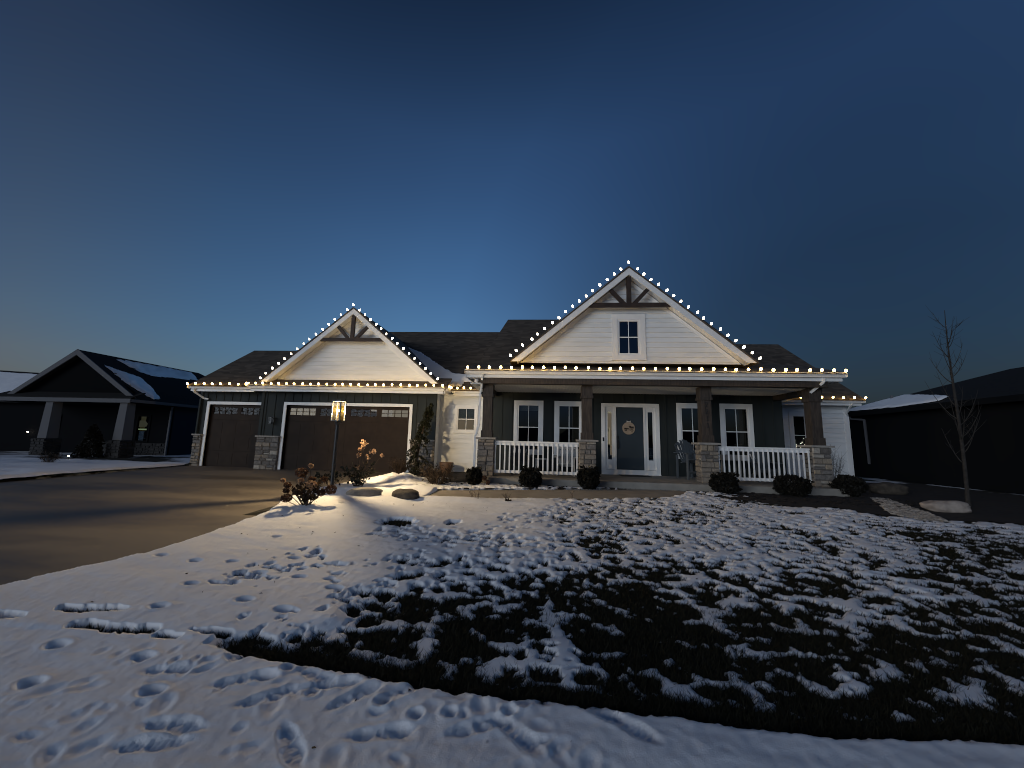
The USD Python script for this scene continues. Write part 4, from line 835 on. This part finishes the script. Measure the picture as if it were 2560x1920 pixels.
part(lp, 'socket', MB().tube([(0, 0, Z0), (0, 0, Z0 + .14)], .016, 8).get(), 'brass')
part(lp, 'bulb', ell((0, 0, 1.69), (.018, .018, .027), 2), 'lamp_bulb', smooth=True)

# ------------------------------------------------------------------ plants
def stems(n, base, spread, height, seed, rad=.006, curve=.3, r0=.05, sides=4):
    g = np.random.default_rng(seed); out = []
    for _ in range(n):
        a = g.uniform(0, 2 * math.pi); d = spread * math.sqrt(g.uniform(.05, 1)); hh = height * g.uniform(.6, 1.05); b = np.array(base) + (r0 * math.cos(a) * g.random(), r0 * math.sin(a) * g.random(), 0)
        e = np.array(base) + (d * math.cos(a), d * math.sin(a), hh); m_ = (b + e) / 2 + g.normal(0, curve * .12 * height, 3) + (0, 0, .08 * height)
        out.append(np.array([(1 - t) ** 2 * b + 2 * t * (1 - t) * m_ + t * t * e for t in np.linspace(0, 1, 6)]))
    return out
def boxwood(x, y, r, h, label, seed, spiky=0.0):
    z = float(gz(y)) + .02; t = thing('round_shrub', label, 'shrub', (x, y, z), group='dark shrubs along the porch front'); g = np.random.default_rng(seed)
    n = 2600; d = g.normal(size=(n, 3)); d /= np.linalg.norm(d, axis=1, keepdims=True); rr = g.uniform(.45, 1.0, (n, 1)) ** .35
    lump = 1 + .30 * (meshkit.fbm(d * 2.4 + seed, 3, seed) - .5)[:, None] * 2
    c = d * rr * lump * (r, r, h / 2) + (0, 0, h / 2); c = c[c[:, 2] > .015]
    v, f = leaves(c, .050, seed, 1.7); mb = MB().add(v, f)
    part(t, 'foliage', mb.get(), 'boxwood')
    mb = MB()
    for s_ in stems(26, (0, 0, 0), r * .85, h * (.9 + spiky), seed + 1, r0=.04): mb.tube(s_, np.linspace(.008, .003, 6), 4)
    part(t, 'stem', mb.get(), 'bark_brown')
    if spiky:
        c2 = []
        for s_ in stems(46, (0, 0, h * .3), r * .95, h * (.72 + spiky * .5), seed + 2, r0=r * .3):
            for q in np.linspace(.35, 1, 9): i = q * 5; a = s_[int(min(i, 4))]; b = s_[int(min(i, 4)) + 1]; c2.append(a + (b - a) * (i - int(min(i, 4))))
        v, f = leaves(np.array(c2) + g.normal(0, .012, (len(c2), 3)), .06, seed + 3, 2.6); part(t, 'shoot', MB().add(v, f).get(), 'boxwood')
    return t
boxwood(-1.90, 10.72, .21, .44, 'dark upright shrub in front of the leftmost stone pier', 21, .12)
boxwood(-.36, 10.74, .30, .50, 'dark round shrub in front of the left railing', 22, .05)
boxwood(1.20, 10.82, .29, .54, 'dark shrub in front of the pier left of the door', 23, .06)
boxwood(4.74, 10.85, .35, .52, 'dark shrub hiding the foot of the pier right of the door', 24, .04)
boxwood(6.38, 10.80, .40, .56, 'largest dark shrub, in front of the right railing', 25)
boxwood(8.08, 11.25, .36, .55, 'dark shrub at the right corner of the porch', 26)
# weeping spruce on the garage corner
sp = thing('weeping_spruce', 'narrow weeping spruce with drooping branches at the garage corner', 'conifer tree', (-4.42, 13.25, float(gz(13.2))))
tk = np.array([(0, 0, 0), (.03, 0, .5), (.12, -.02, 1.1), (.24, 0, 1.7), (.40, .02, 2.28), (.44, 0, 2.50)])
part(sp, 'trunk', MB().tube(tk, [.05, .045, .038, .028, .016, .006], 7).get(), 'bark_brown', smooth=40)
g = np.random.default_rng(44); bm, nd = MB(), []
for i in range(64):
    t = g.uniform(.04, 1) ** .9; zz = 2.45 * t; p0 = np.array([np.interp(zz, tk[:, 2], tk[:, q]) for q in range(3)]); a = g.uniform(0, 2 * math.pi)
    L = (.13 + .50 * (1 - t) ** 1.5) * g.uniform(.55, 1.15); dr = L * g.uniform(.5, 1.5); u = np.array([math.cos(a), math.sin(a) * .8, 0])
    pts = np.array([p0 + u * L * (1 - (1 - s) ** 1.7) + np.array([0, 0, .10 * L * math.sin(s * 2.2) - dr * s ** 2.0]) for s in np.linspace(0, 1, 9)]); pts[:, 2] = np.maximum(pts[:, 2], .04)
    bm.tube(pts, np.linspace(.008, .003, 9), 4)
    for q in np.linspace(.15, 1, 26):
        k = q * 8; ii = min(int(k), 7); nd.append(pts[ii] + (pts[ii + 1] - pts[ii]) * (k - ii) + g.normal(0, .017, 3))
part(sp, 'branch', bm.get(), 'bark_brown')
nd = np.array(nd + [tk[0] + (.4 * q, 0, 2.4 * q) for q in np.linspace(.1, 1, 5)]); rep = np.repeat(nd, 2, 0) + g.normal(0, .016, (len(nd) * 2, 3)); v, f = leaves(rep, .040, 45, 2.6)
part(sp, 'crown', MB().add(v, f).get(), 'spruce_needle')
# dried hydrangea by the lamp
hy = thing('hydrangea', 'dried hydrangea with rust brown flower heads in front of the lamp post', 'shrub', (-4.50, 7.2, float(gz(7.2))))
HB = np.array([-4.50, 7.2, float(gz(7.2))])
HEADS = [(-4.63, 7.22, .36, .115, 1), (-4.86, 7.18, .12, .07, 1), (-4.82, 7.10, .03, .06, 1), (-4.77, 7.05, -.10, .10, 0), (-4.38, 7.15, .13, .12, 2), (-4.20, 7.22, .00, .075, 1), (-4.06, 7.30, .05, .11, 0), (-4.55, 7.36, .48, .05, 2), (-4.98, 7.20, .20, .045, 2), (-4.50, 7.36, .22, .07, 1), (-4.30, 7.45, .22, .06, 0), (-4.55, 7.0, .02, .055, 1), (-4.68, 7.3, .20, .05, 2)]
mb = MB(); g = np.random.default_rng(50)
for x, y, z, r, _ in HEADS:
    e = np.array([x, y, z - r * .5]) - HB; b = np.array([g.uniform(-.05, .10), g.uniform(-.04, .04), 0]); m_ = (b + e) * .5 + (g.normal(0, .03), g.normal(0, .03), .06)
    mb.tube([(1 - t) ** 2 * b + 2 * t * (1 - t) * m_ + t * t * e for t in np.linspace(0, 1, 6)], np.linspace(.008, .004, 6), 5)
for s_ in stems(16, (.05, 0, 0), .30, .55, 51, curve=.5): mb.tube(s_, np.linspace(.006, .002, 6), 4)
part(hy, 'stem', mb.get(), 'twig')
lc = []
for s_ in stems(30, (.05, .02, 0), .30, .52, 52): lc += [s_[q] + g.normal(0, .035, 3) for q in (2, 3, 3, 4, 4, 5)]
v, f = leaves(np.array(lc), .075, 53, 1.5); part(hy, 'withered_leaf', MB().add(v, f).get(), 'dry_leaf', kind='stuff')
for k, (x, y, z, r, tone) in enumerate(HEADS):
    n = int(240 * (r / .1) ** 1.5) + 40; d = g.normal(size=(n, 3)); d /= np.linalg.norm(d, axis=1, keepdims=True); d = d * (r, r, r * .78) * g.uniform(.7, 1.0, (n, 1))
    v, f = leaves(d + np.array([x, y, z]) - HB, .034, 60 + k, 1.1); part(hy, 'flower_head', MB().add(v, f).get(), ('dried_petal', 'dried_petal', 'tan_petal')[tone])
# rose / panicle shrub with pale blooms behind the post
RB = np.array([-4.52, 9.35, float(gz(9.3))]); ro = thing('panicle_shrub', 'tall leggy shrub with pale tan seed heads before the garage door', 'shrub', RB)
RH = [(-4.44, 9.3, .92, .085), (-4.20, 9.35, .70, .07), (-4.54, 9.3, .62, .07), (-3.96, 9.32, .62, .045), (-4.52, 9.3, .76, .045), (-4.52, 9.25, .34, .045), (-4.28, 9.3, .54, .035), (-4.36, 9.36, .60, .04), (-4.40, 9.25, .84, .05)]
mb = MB()
for x, y, z, r in RH:
    e = np.array([x, y, z]) - RB; b = np.array([g.uniform(-.06, .06), g.uniform(-.05, .05), 0]); m_ = (b + e) * .5 + (g.normal(0, .05), 0, .05); mb.tube([(1 - t) ** 2 * b + 2 * t * (1 - t) * m_ + t * t * e for t in np.linspace(0, 1, 7)], np.linspace(.007, .003, 7), 4)
for s_ in stems(26, (0, 0, 0), .42, .70, 71, curve=.6): mb.tube(s_, np.linspace(.006, .002, 6), 4)
for s_ in stems(16, (-.75, .1, 0), .28, .42, 72, curve=.6): mb.tube(s_, np.linspace(.005, .002, 6), 4)
part(ro, 'stem', mb.get(), 'twig')
lc = []
for s_ in stems(46, (0, 0, 0), .42, .62, 73): lc += [s_[q] + g.normal(0, .04, 3) for q in (2, 3, 4, 4, 5)]
for s_ in stems(34, (-.75, .1, 0), .34, .40, 74): lc += [s_[q] + g.normal(0, .04, 3) for q in (3, 4, 5, 5)]
v, f = leaves(np.array(lc), .062, 75, 1.5); part(ro, 'leaf', MB().add(v, f).get(), 'olive_leaf', kind='stuff')
for k, (x, y, z, r) in enumerate(RH):
    n = 56; d = g.normal(size=(n, 3)) * r * .42; v, f = leaves(d + np.array([x, y, z]) - RB, .042, 80 + k, 1.2); part(ro, 'seed_head', MB().add(v, f).get(), 'tan_petal')
def twig_shrub(name, label, x, y, spread, h, n, seed, m='twig', leafm=None, z=None):
    t = thing(name, label, 'shrub', (x, y, float(gz(y)) if z is None else z)); mb = MB(); lc = []; g = np.random.default_rng(seed)
    for s_ in stems(n, (0, 0, 0), spread, h, seed, curve=.7, r0=spread * .3):
        mb.tube(s_, np.linspace(.006, .0018, 6), 4)
        for q in (2, 3, 4):
            e = s_[q] + g.normal(0, .10 * h + .03, 3) + (0, 0, .05); mb.tube([s_[q], (s_[q] + e) / 2 + (0, 0, .01), e], [.003, .0025, .0015], 3); lc.append(e)
    part(t, 'twigs', mb.get(), m)
    if leafm: v, f = leaves(np.repeat(np.array(lc), 3, 0) + g.normal(0, .02, (len(lc) * 3, 3)), .030, seed + 1, 1.8); part(t, 'leaves', MB().add(v, f).get(), leafm)
    return t
twig_shrub('twiggy_shrub', 'low spreading brown shrub under the weeping spruce', -2.85, 10.42, .50, .50, 120, 91, leafm='dry_leaf')
twig_shrub('twiggy_shrub', 'bare brown shrub at the right foot of the wide garage door', -4.95, 13.25, .42, .55, 70, 92, leafm='dry_leaf')
twig_shrub('twiggy_shrub', 'grey leafless shrub against the right wing siding', 8.95, 13.2, .42, 1.35, 60, 93, 'bark_grey')
twig_shrub('bare_twigs', 'thin bare twigs poking from the snow in front of the path', -1.42, 8.40, .30, .34, 7, 94)
twig_shrub('bare_twigs', 'small tuft of bare twigs beside a dark clump near the path', -.74, 8.35, .12, .26, 5, 95)
twig_shrub('bare_twigs', 'single bent twig sticking up at the middle of the path edge', .62, 9.0, .10, .24, 2, 96)
cl = [(g.normal(0, .03), g.normal(0, .03), g.uniform(.02, .11)) for _ in range(60)]; v, f = leaves(np.array(cl) + (-.74, 8.28, float(gz(8.3))), .05, 97)
top('grass_tuft', (v, f), 'dry_leaf', 'small dark withered clump in the snow near the path', 'plant')
hx = thing('dried_flower', 'two pale dried flower heads beside the leftmost dark shrub', 'plant', (-1.60, 10.62, float(gz(10.6))))
part(hx, 'stem', MB().tube([(0, 0, 0), (.02, 0, .2)], .005, 4).tube([(.02, 0, 0), (.09, 0, .1)], .005, 4).get(), 'twig')
for dx, dz, r in ((0.0, .24, .06), (.10, .13, .055)):
    d = g.normal(size=(110, 3)); d /= np.linalg.norm(d, axis=1, keepdims=True); v, f = leaves(d * r + (dx, 0, dz), .03, 98); part(hx, 'flower_head', MB().add(v, f).get(), 'dried_petal')
# sapling at the right
tr_ = thing('young_tree', 'slender leafless young tree standing before the right hand house', 'tree', (9.82, 10.11, float(gz(10.1))))
tz = np.linspace(0, 4.75, 13); tp_ = np.stack([.05 * np.sin(tz * 1.1) + .02 * tz, .03 * np.sin(tz * .9), tz], 1)
part(tr_, 'trunk', MB().tube(tp_, np.interp(tz, [0, .3, 2.5, 4.75], [.050, .038, .026, .005]), 8).get(), 'bark_dark', smooth=40)
mb = MB(); g = np.random.default_rng(120)
for i in range(22):
    z = g.uniform(.9, 4.4); p0 = np.array([np.interp(z, tz, tp_[:, q]) for q in range(3)]); a = g.uniform(0, 2 * math.pi); L = (.95 - .14 * z) * g.uniform(.7, 1.2) + .15
    pts = np.array([p0 + np.array([math.cos(a), math.sin(a), 0]) * L * .55 * s ** .8 + np.array([0, 0, L * (s * .75 + .35 * s * s)]) for s in np.linspace(0, 1, 7)]); mb.tube(pts, np.linspace(.012, .002, 7) * (1 if z < 3 else .7), 5)
    for _ in range(5):
        q = g.integers(2, 6); e = pts[q] + np.array([g.normal(0, .12), g.normal(0, .12), g.uniform(.1, .32)]); mb.tube([pts[q], (pts[q] + e) / 2 + (0, 0, -.01), e], [.004, .003, .0015], 4)
part(tr_, 'crown', mb.get(), 'bark_dark')

# ------------------------------------------------------------------ rocks, pot
def rock(name, label, c, r, rz, seed, m, flat=.5):
    b = ell((0, 0, 0), (1, 1, 1), 3, .30, seed, 1.3); v = np.array(b.vertices); v = np.sign(v) * np.abs(v) ** .8; v += .05 * (meshkit.fbm(v * 5 + seed, 3, seed)[:, None] - .5) * v
    v = v * np.array(r); a = math.radians(rz); v = np.stack([v[:, 0] * math.cos(a) - v[:, 1] * math.sin(a), v[:, 0] * math.sin(a) + v[:, 1] * math.cos(a), v[:, 2]], 1)
    return top(name, (v + np.array(c), b.faces), m, label, 'rock', smooth=35)
rock('rock', 'long flat grey rock in the snow right of the lamp post', (-3.85, 8.34, -.17), (.40, .17, .15), 4, 3, 'rock_grey')
rock('rock', 'dark brown tilted rock at the left end of the path', (-2.90, 8.22, -.16), (.31, .17, .16), -24, 6, 'rock_brown')
rock('boulder', 'pale oblong boulder at the foot of the young tree', (8.63, 9.32, -.12), (.42, .20, .145), -4, 9, 'rock_tan')
rock('boulder', 'dark rounded boulder in shadow by the right hand house', (9.80, 12.2, -.05), (.48, .28, .19), 8, 12, 'rock_brown')
pt = thing('planter', 'round brown planter pot against the white link wall', 'planter', (-3.52, 14.02, float(gz(14))))
part(pt, 'pot', MB().lathe([(.001, 0), (.13, 0), (.19, .10), (.24, .26), (.255, .38), (.25, .42), (.225, .42), (.225, .36), (.001, .35)], sides=24).get(), 'pot_brown', smooth=40)
part(pt, 'soil', MB().lathe([(.001, .362), (.224, .362)], sides=24).get(), 'mulch')

# ------------------------------------------------------------------ porch things
def adirondack(label, x, y, rz, m, tall=0.0, group=None):
    t = thing('adirondack_chair', label, 'chair', (x, y, .001), rz, group='fan back chairs on the porch'); S0 = tall
    for sx in (-.27, .27):
        part(t, 'leg', MB().box(sx - .02, sx + .02, -.38, -.29, 0, .56 + S0).get(), m)
        part(t, 'rear_leg', MB().bar((sx * .9, -.36, .36 + S0), (sx * .9, .42, .06 if not S0 else .22 + S0), .035, .10).get() if not S0 else MB().box(sx * .9 - .02, sx * .9 + .02, .25, .34, 0, .5 + S0).get(), m)
        part(t, 'armrest', MB().box(sx * 1.15 - .065, sx * 1.15 + .065, -.45, .28, .565 + S0, .588 + S0).get(), m)
    for k in range(5):
        y0 = -.38 + k * .10; z0 = .385 + S0 - k * .028; part(t, 'seat_slat', MB().bar((-.27, y0, z0), (.27, y0, z0), .085, .018).get(), m)
    for k in range(7):
        a = (k - 3); top_h = 1.00 + S0 - .018 * a * a; bx = a * .068; tx = a * .094
        part(t, 'back_slat', MB().prism([(bx - .030, .05, .30 + S0), (bx + .030, .05, .30 + S0), (tx + .042, .31, top_h - .012 * abs(a)), (tx - .042, .31, top_h)], (0, .016, .004)).get(), m)
    part(t, 'back_rail', MB().box(-.33, .33, .195, .215, .60 + S0, .66 + S0).box(-.29, .29, .27, .29, .82 + S0, .88 + S0).get(), m)
    if S0: part(t, 'footrest', MB().box(-.27, .27, -.42, -.34, .22, .245).box(-.27, .27, -.30, -.28, S0 * .8, S0 * .8 + .05).get(), m)
    return t
adirondack('dark grey fan back chair behind the left railing', -.78, 12.75, 8, 'chair_dark')
adirondack('light grey fan back chair behind the left railing beside the second pier', .72, 12.75, -8, 'chair_grey')
adirondack('tall slate grey chair left of the third pier', 4.62, 12.95, 12, 'chair_slate', .22)
adirondack('grey fan back chair behind the right railing', 6.74, 12.75, -4, 'chair_slate')
for lab, x, w, z in (('small light side table between the two left chairs', -.08, .42, .50), ('low pale table behind the right railing', 5.72, .62, .78)):
    t = thing('side_table', lab, 'table', (x, 12.75, .001)); part(t, 'tabletop', MB().box(-w / 2, w / 2, -.2, .2, z - .16 if w > .5 else z - .025, z).get(), 'chair_grey')
    for sx in (-1, 1):
        for sy in (-1, 1): part(t, 'leg', MB().box(sx * (w / 2 - .04) - .018, sx * (w / 2 - .04) + .018, sy * .16 - .018, sy * .16 + .018, 0, z - .03 if w < .5 else z - .17).get(), 'chair_grey')
top('doormat', MB().box(2.50, 3.45, 12.98, 13.50, .002, .016).get(), 'mat_rubber', 'dark doormat before the front door', 'doormat')
SGX, SGY, SGZ = 2.885, PY + .005, 1.565
sg = thing('door_sign', 'round wooden sign with dark lettering and a pale bow on the front door', 'door sign', (SGX, SGY, SGZ))
rx = trimesh.transformations.rotation_matrix(math.pi / 2, (1, 0, 0))
part(sg, 'board', trimesh.creation.cylinder(.205, .022, sections=36).apply_transform(rx), 'sign_wood')
part(sg, 'rim', trimesh.creation.torus(.203, .012, 36, 8).apply_transform(rx), 'sign_wood')
ring = lambda cx, cz, R, r: trimesh.creation.torus(R, r, 20, 6).apply_transform(rx).apply_translation((cx, -.013, cz))
part(sg, 'painted_truck', MB().tm(ring(-.10, -.055, .034, .011)).tm(ring(.105, -.06, .036, .011)).box(-.16, .0, -.018, -.012, -.02, .012).box(-.065, .06, -.0185, -.012, -.06, -.045).box(.02, .165, -.019, -.012, -.005, .06).box(.0, .075, -.0195, -.012, .055, .085).get(), 'sign_ink')
part(sg, 'bow', MB().prism([(0, -.03, .225), (-.065, -.03, .262), (-.065, -.03, .20)], (0, .025, 0)).prism([(0, -.03, .225), (.065, -.03, .262), (.065, -.03, .20)], (0, .025, 0)).tm(ell((0, -.03, .228), (.02, .02, .02), 1)).get(), 'ribbon')
part(sg, 'hanger', MB().tube([(-.02, -.004, .21), (0, -.004, .38), (.02, -.004, .21)], .004, 4).get(), 'black_metal')
fl = thing('lit_branches', 'small branches with tiny white lights inside the right wing window', 'decoration', (10.0, WY + .35, .64)); g = np.random.default_rng(140); mb = MB(); tips = []
for s_ in stems(15, (0, 0, 0), .30, .80, 141): mb.tube(s_, np.linspace(.006, .002, 6), 4); tips += [s_[5], s_[4]]
part(fl, 'branches', mb.get(), 'bark_brown'); part(fl, 'vase', MB().lathe([(.001, -.02), (.05, -.02), (.07, .06), (.04, .16), (.001, .16)], sides=12).get(), 'dark_interior')
mb = MB()
for q in tips[:18]: mb.tm(trimesh.creation.icosphere(0, .011).apply_translation(q))
part(fl, 'light_dots', mb.get(), 'tiny_light', kind='stuff')
# ------------------------------------------------------------------ neighbouring house on the left
nl = thing('house', 'dark grey neighbouring house with a gabled porch and snow on its roof', 'house')
NZ = 2.55; NS = .69; NXE = -19.70; NRX = -23.25; NRZ = NZ + NS * (NXE - NRX)
nlr = lambda x, y: NZ + NS * (NXE - x)
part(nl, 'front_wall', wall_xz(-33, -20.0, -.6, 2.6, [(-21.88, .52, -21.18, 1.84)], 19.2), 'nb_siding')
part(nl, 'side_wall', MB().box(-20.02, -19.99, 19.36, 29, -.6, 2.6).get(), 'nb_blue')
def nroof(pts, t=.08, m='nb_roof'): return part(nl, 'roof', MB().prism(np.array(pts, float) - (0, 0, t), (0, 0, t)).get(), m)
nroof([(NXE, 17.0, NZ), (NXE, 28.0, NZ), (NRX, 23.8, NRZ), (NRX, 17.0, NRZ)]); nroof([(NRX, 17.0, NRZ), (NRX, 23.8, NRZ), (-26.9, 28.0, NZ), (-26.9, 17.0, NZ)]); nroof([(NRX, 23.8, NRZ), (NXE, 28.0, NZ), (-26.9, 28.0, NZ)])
LR = lambda x, y: 2.5 + .45 * (y - 18.7)
nroof([(-24.2, 18.7, 2.5), (-24.2, 22.6, LR(0, 22.6)), (-50, 26, LR(0, 26)), (-50, 18.7, 2.5)])
part(nl, 'gable', MB().extrude_xz(Polygon([(-26.6, 2.78), (-19.9, 2.78), (NRX, NRZ - .25)]), 17.30, 17.36).get(), 'nb_shake')
for s, x1 in ((1, NXE + .06), (-1, -26.84)):
    k = (NRZ - NZ) / (abs(x1 - NRX)); w = .22
    part(nl, 'rake_board', MB().prism([(NRX, 16.95, NRZ + .02), (x1, 16.95, NZ + .06), (x1 - s * .36, 16.95, NZ + .06), (NRX, 16.95, NRZ - .27)], (0, .05, 0)).get(), 'nb_white')
part(nl, 'skirt_roof', MB().prism([(-27.2, 16.7, 2.55), (-19.6, 16.7, 2.55), (-19.6, 17.35, 2.86), (-27.2, 17.35, 2.86)], (0, 0, .05)).get(), 'nb_roof')
part(nl, 'fascia', MB().box(-27.2, -19.58, 16.66, 16.70, 2.36, 2.55).get(), 'nb_white'); part(nl, 'fascia', MB().box(-19.60, -19.57, 16.71, 28, 2.40, 2.54).get(), 'nb_white')
part(nl, 'porch_ceiling', MB().box(-27, -19.7, 16.72, 19.19, 2.36, 2.40).get(), 'nb_siding')
for i, x in enumerate((-20.02, -23.98)):
    y = 16.98; b, t_ = .24, .19
    v = [(x - b, y - b, .60), (x + b, y - b, .60), (x + b, y + b, .60), (x - b, y + b, .60), (x - t_, y - t_, 2.36), (x + t_, y - t_, 2.36), (x + t_, y + t_, 2.36), (x - t_, y + t_, 2.36)]
    part(nl, 'column', (np.array(v), np.array([(0, 1, 5), (0, 5, 4), (1, 2, 6), (1, 6, 5), (2, 3, 7), (2, 7, 6), (3, 0, 4), (3, 4, 7), (4, 5, 6), (4, 6, 7)])), 'nb_white')
    p = part(nl, 'pier', MB().box(x - .33, x + .33, y - .33, y + .33, -.55, .58).get(), 'nb_stone')
    stones(p, (x - .36, y - .33, -.5), (1, 0, 0), (0, -1, 0), .72, 1.08, 300 + i, 'nb_stone'); stones(p, (x + .33, y - .33, -.5), (0, 1, 0), (1, 0, 0), .66, 1.08, 310 + i, 'nb_stone')
p = part(nl, 'stone_wainscot', MB().box(-24, -20.0, 19.12, 19.19, -.5, .42).get(), 'nb_stone'); stones(p, (-22.8, 19.12, -.45), (1, 0, 0), (0, -1, 0), 2.8, .86, 320, 'nb_stone')
w = part(nl, 'window', MB().extrude_xz(sbox(-21.95, .45, -21.11, 1.91).difference(sbox(-21.86, .54, -21.20, 1.82)), 19.16, 19.22).get(), 'nb_dark')
part(w, 'pane', MB().box(-21.86, -21.20, 19.20, 19.205, .54, 1.82).get(), 'window_glass')
part(w, 'room', MB().box(-22.2, -20.9, 19.9, 19.92, .3, 2.1).get(), 'dark_interior')
part(w, 'lit_shade', MB().extrude_xz(Polygon([(-21.85, 1.25), (-21.42, 1.28), (-21.36, 1.45), (-21.55, 1.62), (-21.85, 1.60)]), 19.26, 19.27).get(), 'nb_glow')
part(w, 'lit_shelf', MB().box(-21.84, -21.36, 19.24, 19.25, 1.10, 1.17).get(), 'nb_glow_green')
part(nl, 'front_door', MB().box(-27.4, -26.5, 19.15, 19.19, -.3, 1.85).get(), 'nb_dark')
part(nl, 'porch_light', ell((-28.2, 19.05, .85), (.032, .032, .032), 1), 'tiny_light')
part(nl, 'downspout', MB().bar((-19.7, 18.95, 2.5), (-19.93, 19.12, 2.15), .08, .07).bar((-19.93, 19.12, 2.15), (-19.93, 19.12, -.45), .08, .07).get(), 'nb_white')
def plane_snow(pts, label, seed, zf): roof_snow('roof_snow', pts, zf, label, .06, .06, seed, n=70)
plane_snow([(-22.25, 17.45), (-21.57, 18.75), (-20.71, 18.71), (-19.95, 18.4), (-19.85, 17.98), (-20.35, 17.75), (-21.01, 17.5)], 'snow patch low on the neighbouring porch gable roof', 31, nlr)
plane_snow([(-23.0, 18.5), (-23.12, 21.0), (-23.1, 23.2), (-22.31, 22.9), (-22.11, 20.94), (-21.93, 19.58), (-22.28, 19.04)], 'long snow band below the ridge of the neighbouring porch gable', 32, nlr)
plane_snow([(-25.3, 19.6), (-25.1, 21.6), (-32, 23.2), (-48, 25.4), (-48, 18.9), (-33, 18.9), (-30, 19.4)], 'snow sheet on the far left wing of the neighbouring roof', 33, LR)
ab = thing('arborvitae', 'dark pointed evergreen in front of the neighbouring porch', 'shrub', (-20.85, 16.4, -.25)); g = np.random.default_rng(150)
n = 2600; t_ = g.uniform(0, 1, n) ** 1.2; a = g.uniform(0, 6.283, n); r = .50 * (1 - t_) ** .6 * np.sqrt(g.uniform(.4, 1, n)) * (1 + .25 * np.sin(a * 3 + t_ * 9)); v, f = leaves(np.stack([r * np.cos(a), r * np.sin(a), t_ * 1.55], 1), .07, 151)
part(ab, 'crown', MB().add(v, f).get(), 'boxwood'); part(ab, 'trunk', MB().tube([(0, 0, 0), (0, 0, .9)], .04, 6).get(), 'bark_brown')
pa = thing('path_light', 'small lit garden light on the snow before the neighbouring porch', 'garden light', (-20.1, 15.05, -.22))
part(pa, 'stake', MB().tube([(0, 0, 0), (0, 0, .12)], .012, 6).get(), 'black_metal'); part(pa, 'lamp', ell((0, 0, .15), (.028, .028, .025), 1), 'tiny_light')
twig_shrub('twiggy_shrub', 'small dark plant in the snow left of the driveway', -17.8, 12.8, .35, .40, 40, 160, leafm='boxwood')

# ------------------------------------------------------------------ neighbouring house on the right
nr = thing('house', 'dark neighbouring house at the right edge with snow on its hip roof', 'house')
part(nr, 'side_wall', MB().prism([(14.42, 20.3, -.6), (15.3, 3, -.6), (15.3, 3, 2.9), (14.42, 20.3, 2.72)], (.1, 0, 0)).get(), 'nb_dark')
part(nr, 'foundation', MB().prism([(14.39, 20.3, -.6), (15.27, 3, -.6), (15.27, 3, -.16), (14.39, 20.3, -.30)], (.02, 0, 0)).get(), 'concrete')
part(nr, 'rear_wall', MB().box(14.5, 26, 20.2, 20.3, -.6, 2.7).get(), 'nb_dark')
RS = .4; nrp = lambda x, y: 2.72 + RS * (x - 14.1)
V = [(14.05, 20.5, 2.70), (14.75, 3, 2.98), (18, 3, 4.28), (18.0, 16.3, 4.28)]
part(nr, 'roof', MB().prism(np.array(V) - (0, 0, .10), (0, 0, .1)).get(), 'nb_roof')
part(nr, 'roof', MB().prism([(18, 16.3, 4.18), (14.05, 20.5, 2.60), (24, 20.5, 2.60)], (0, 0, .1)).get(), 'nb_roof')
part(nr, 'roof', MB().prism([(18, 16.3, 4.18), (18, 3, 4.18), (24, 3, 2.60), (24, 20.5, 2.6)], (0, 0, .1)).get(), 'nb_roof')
part(nr, 'fascia', MB().prism([(14.02, 20.5, 2.50), (14.72, 3, 2.78), (14.72, 3, 2.98), (14.02, 20.5, 2.70)], (.03, 0, 0)).get(), 'nb_dark')
part(nr, 'downspout', MB().bar((14.1, 19.3, 2.66), (14.2, 19.22, 2.42), .08, .07).bar((14.2, 19.22, 2.42), (14.36, 18.7, 2.36), .08, .07).bar((14.36, 18.7, 2.36), (14.40, 18.72, .4), .08, .07).get(), 'nb_white')
part(nr, 'roof_vent', MB().tube([(15.45, 18.5, 3.2), (15.45, 18.5, 3.45)], .05, 8).get(), 'nb_white')
roof_snow('roof_snow', [(14.2, 19.9), (15.5, 18.8), (15.9, 18.3), (15.6, 17.3), (14.95, 15.5), (14.45, 15.4), (14.2, 16.8)], lambda x, y: max(nrp(x, y), 2.72 + .4 * (x - 14.1)) + .02, 'pale snow sheet on the roof of the right hand house', .04, .05, 35, n=60)

# ------------------------------------------------------------------ houses across the field behind the camera (seen mirrored in the porch windows)
for i, (x, wd, lab) in enumerate(((-9, 21, 'low house across the field mirrored in the leftmost porch window'), (14, 18, 'low house across the field mirrored in the window left of the door'), (49, 32, 'long low house across the field mirrored in the porch windows right of the door'))):
    t = thing('distant_house', lab, 'house', (x, -92, 0))
    part(t, 'wall', MB().box(-wd / 2, wd / 2, -8, 0, -.6, 2.8).get(), 'nb_siding')
    part(t, 'roof', MB().prism([(-wd / 2 - .5, .5, 2.7), (wd / 2 + .5, .5, 2.7), (wd / 2 - 3, -4, 5.2), (-wd / 2 + 3, -4, 5.2)], (0, 0, .1)).prism([(-wd / 2 - .5, -8.5, 2.7), (wd / 2 + .5, -8.5, 2.7), (wd / 2 - 3, -4, 5.2), (-wd / 2 + 3, -4, 5.2)], (0, 0, .1)).get(), 'nb_roof')
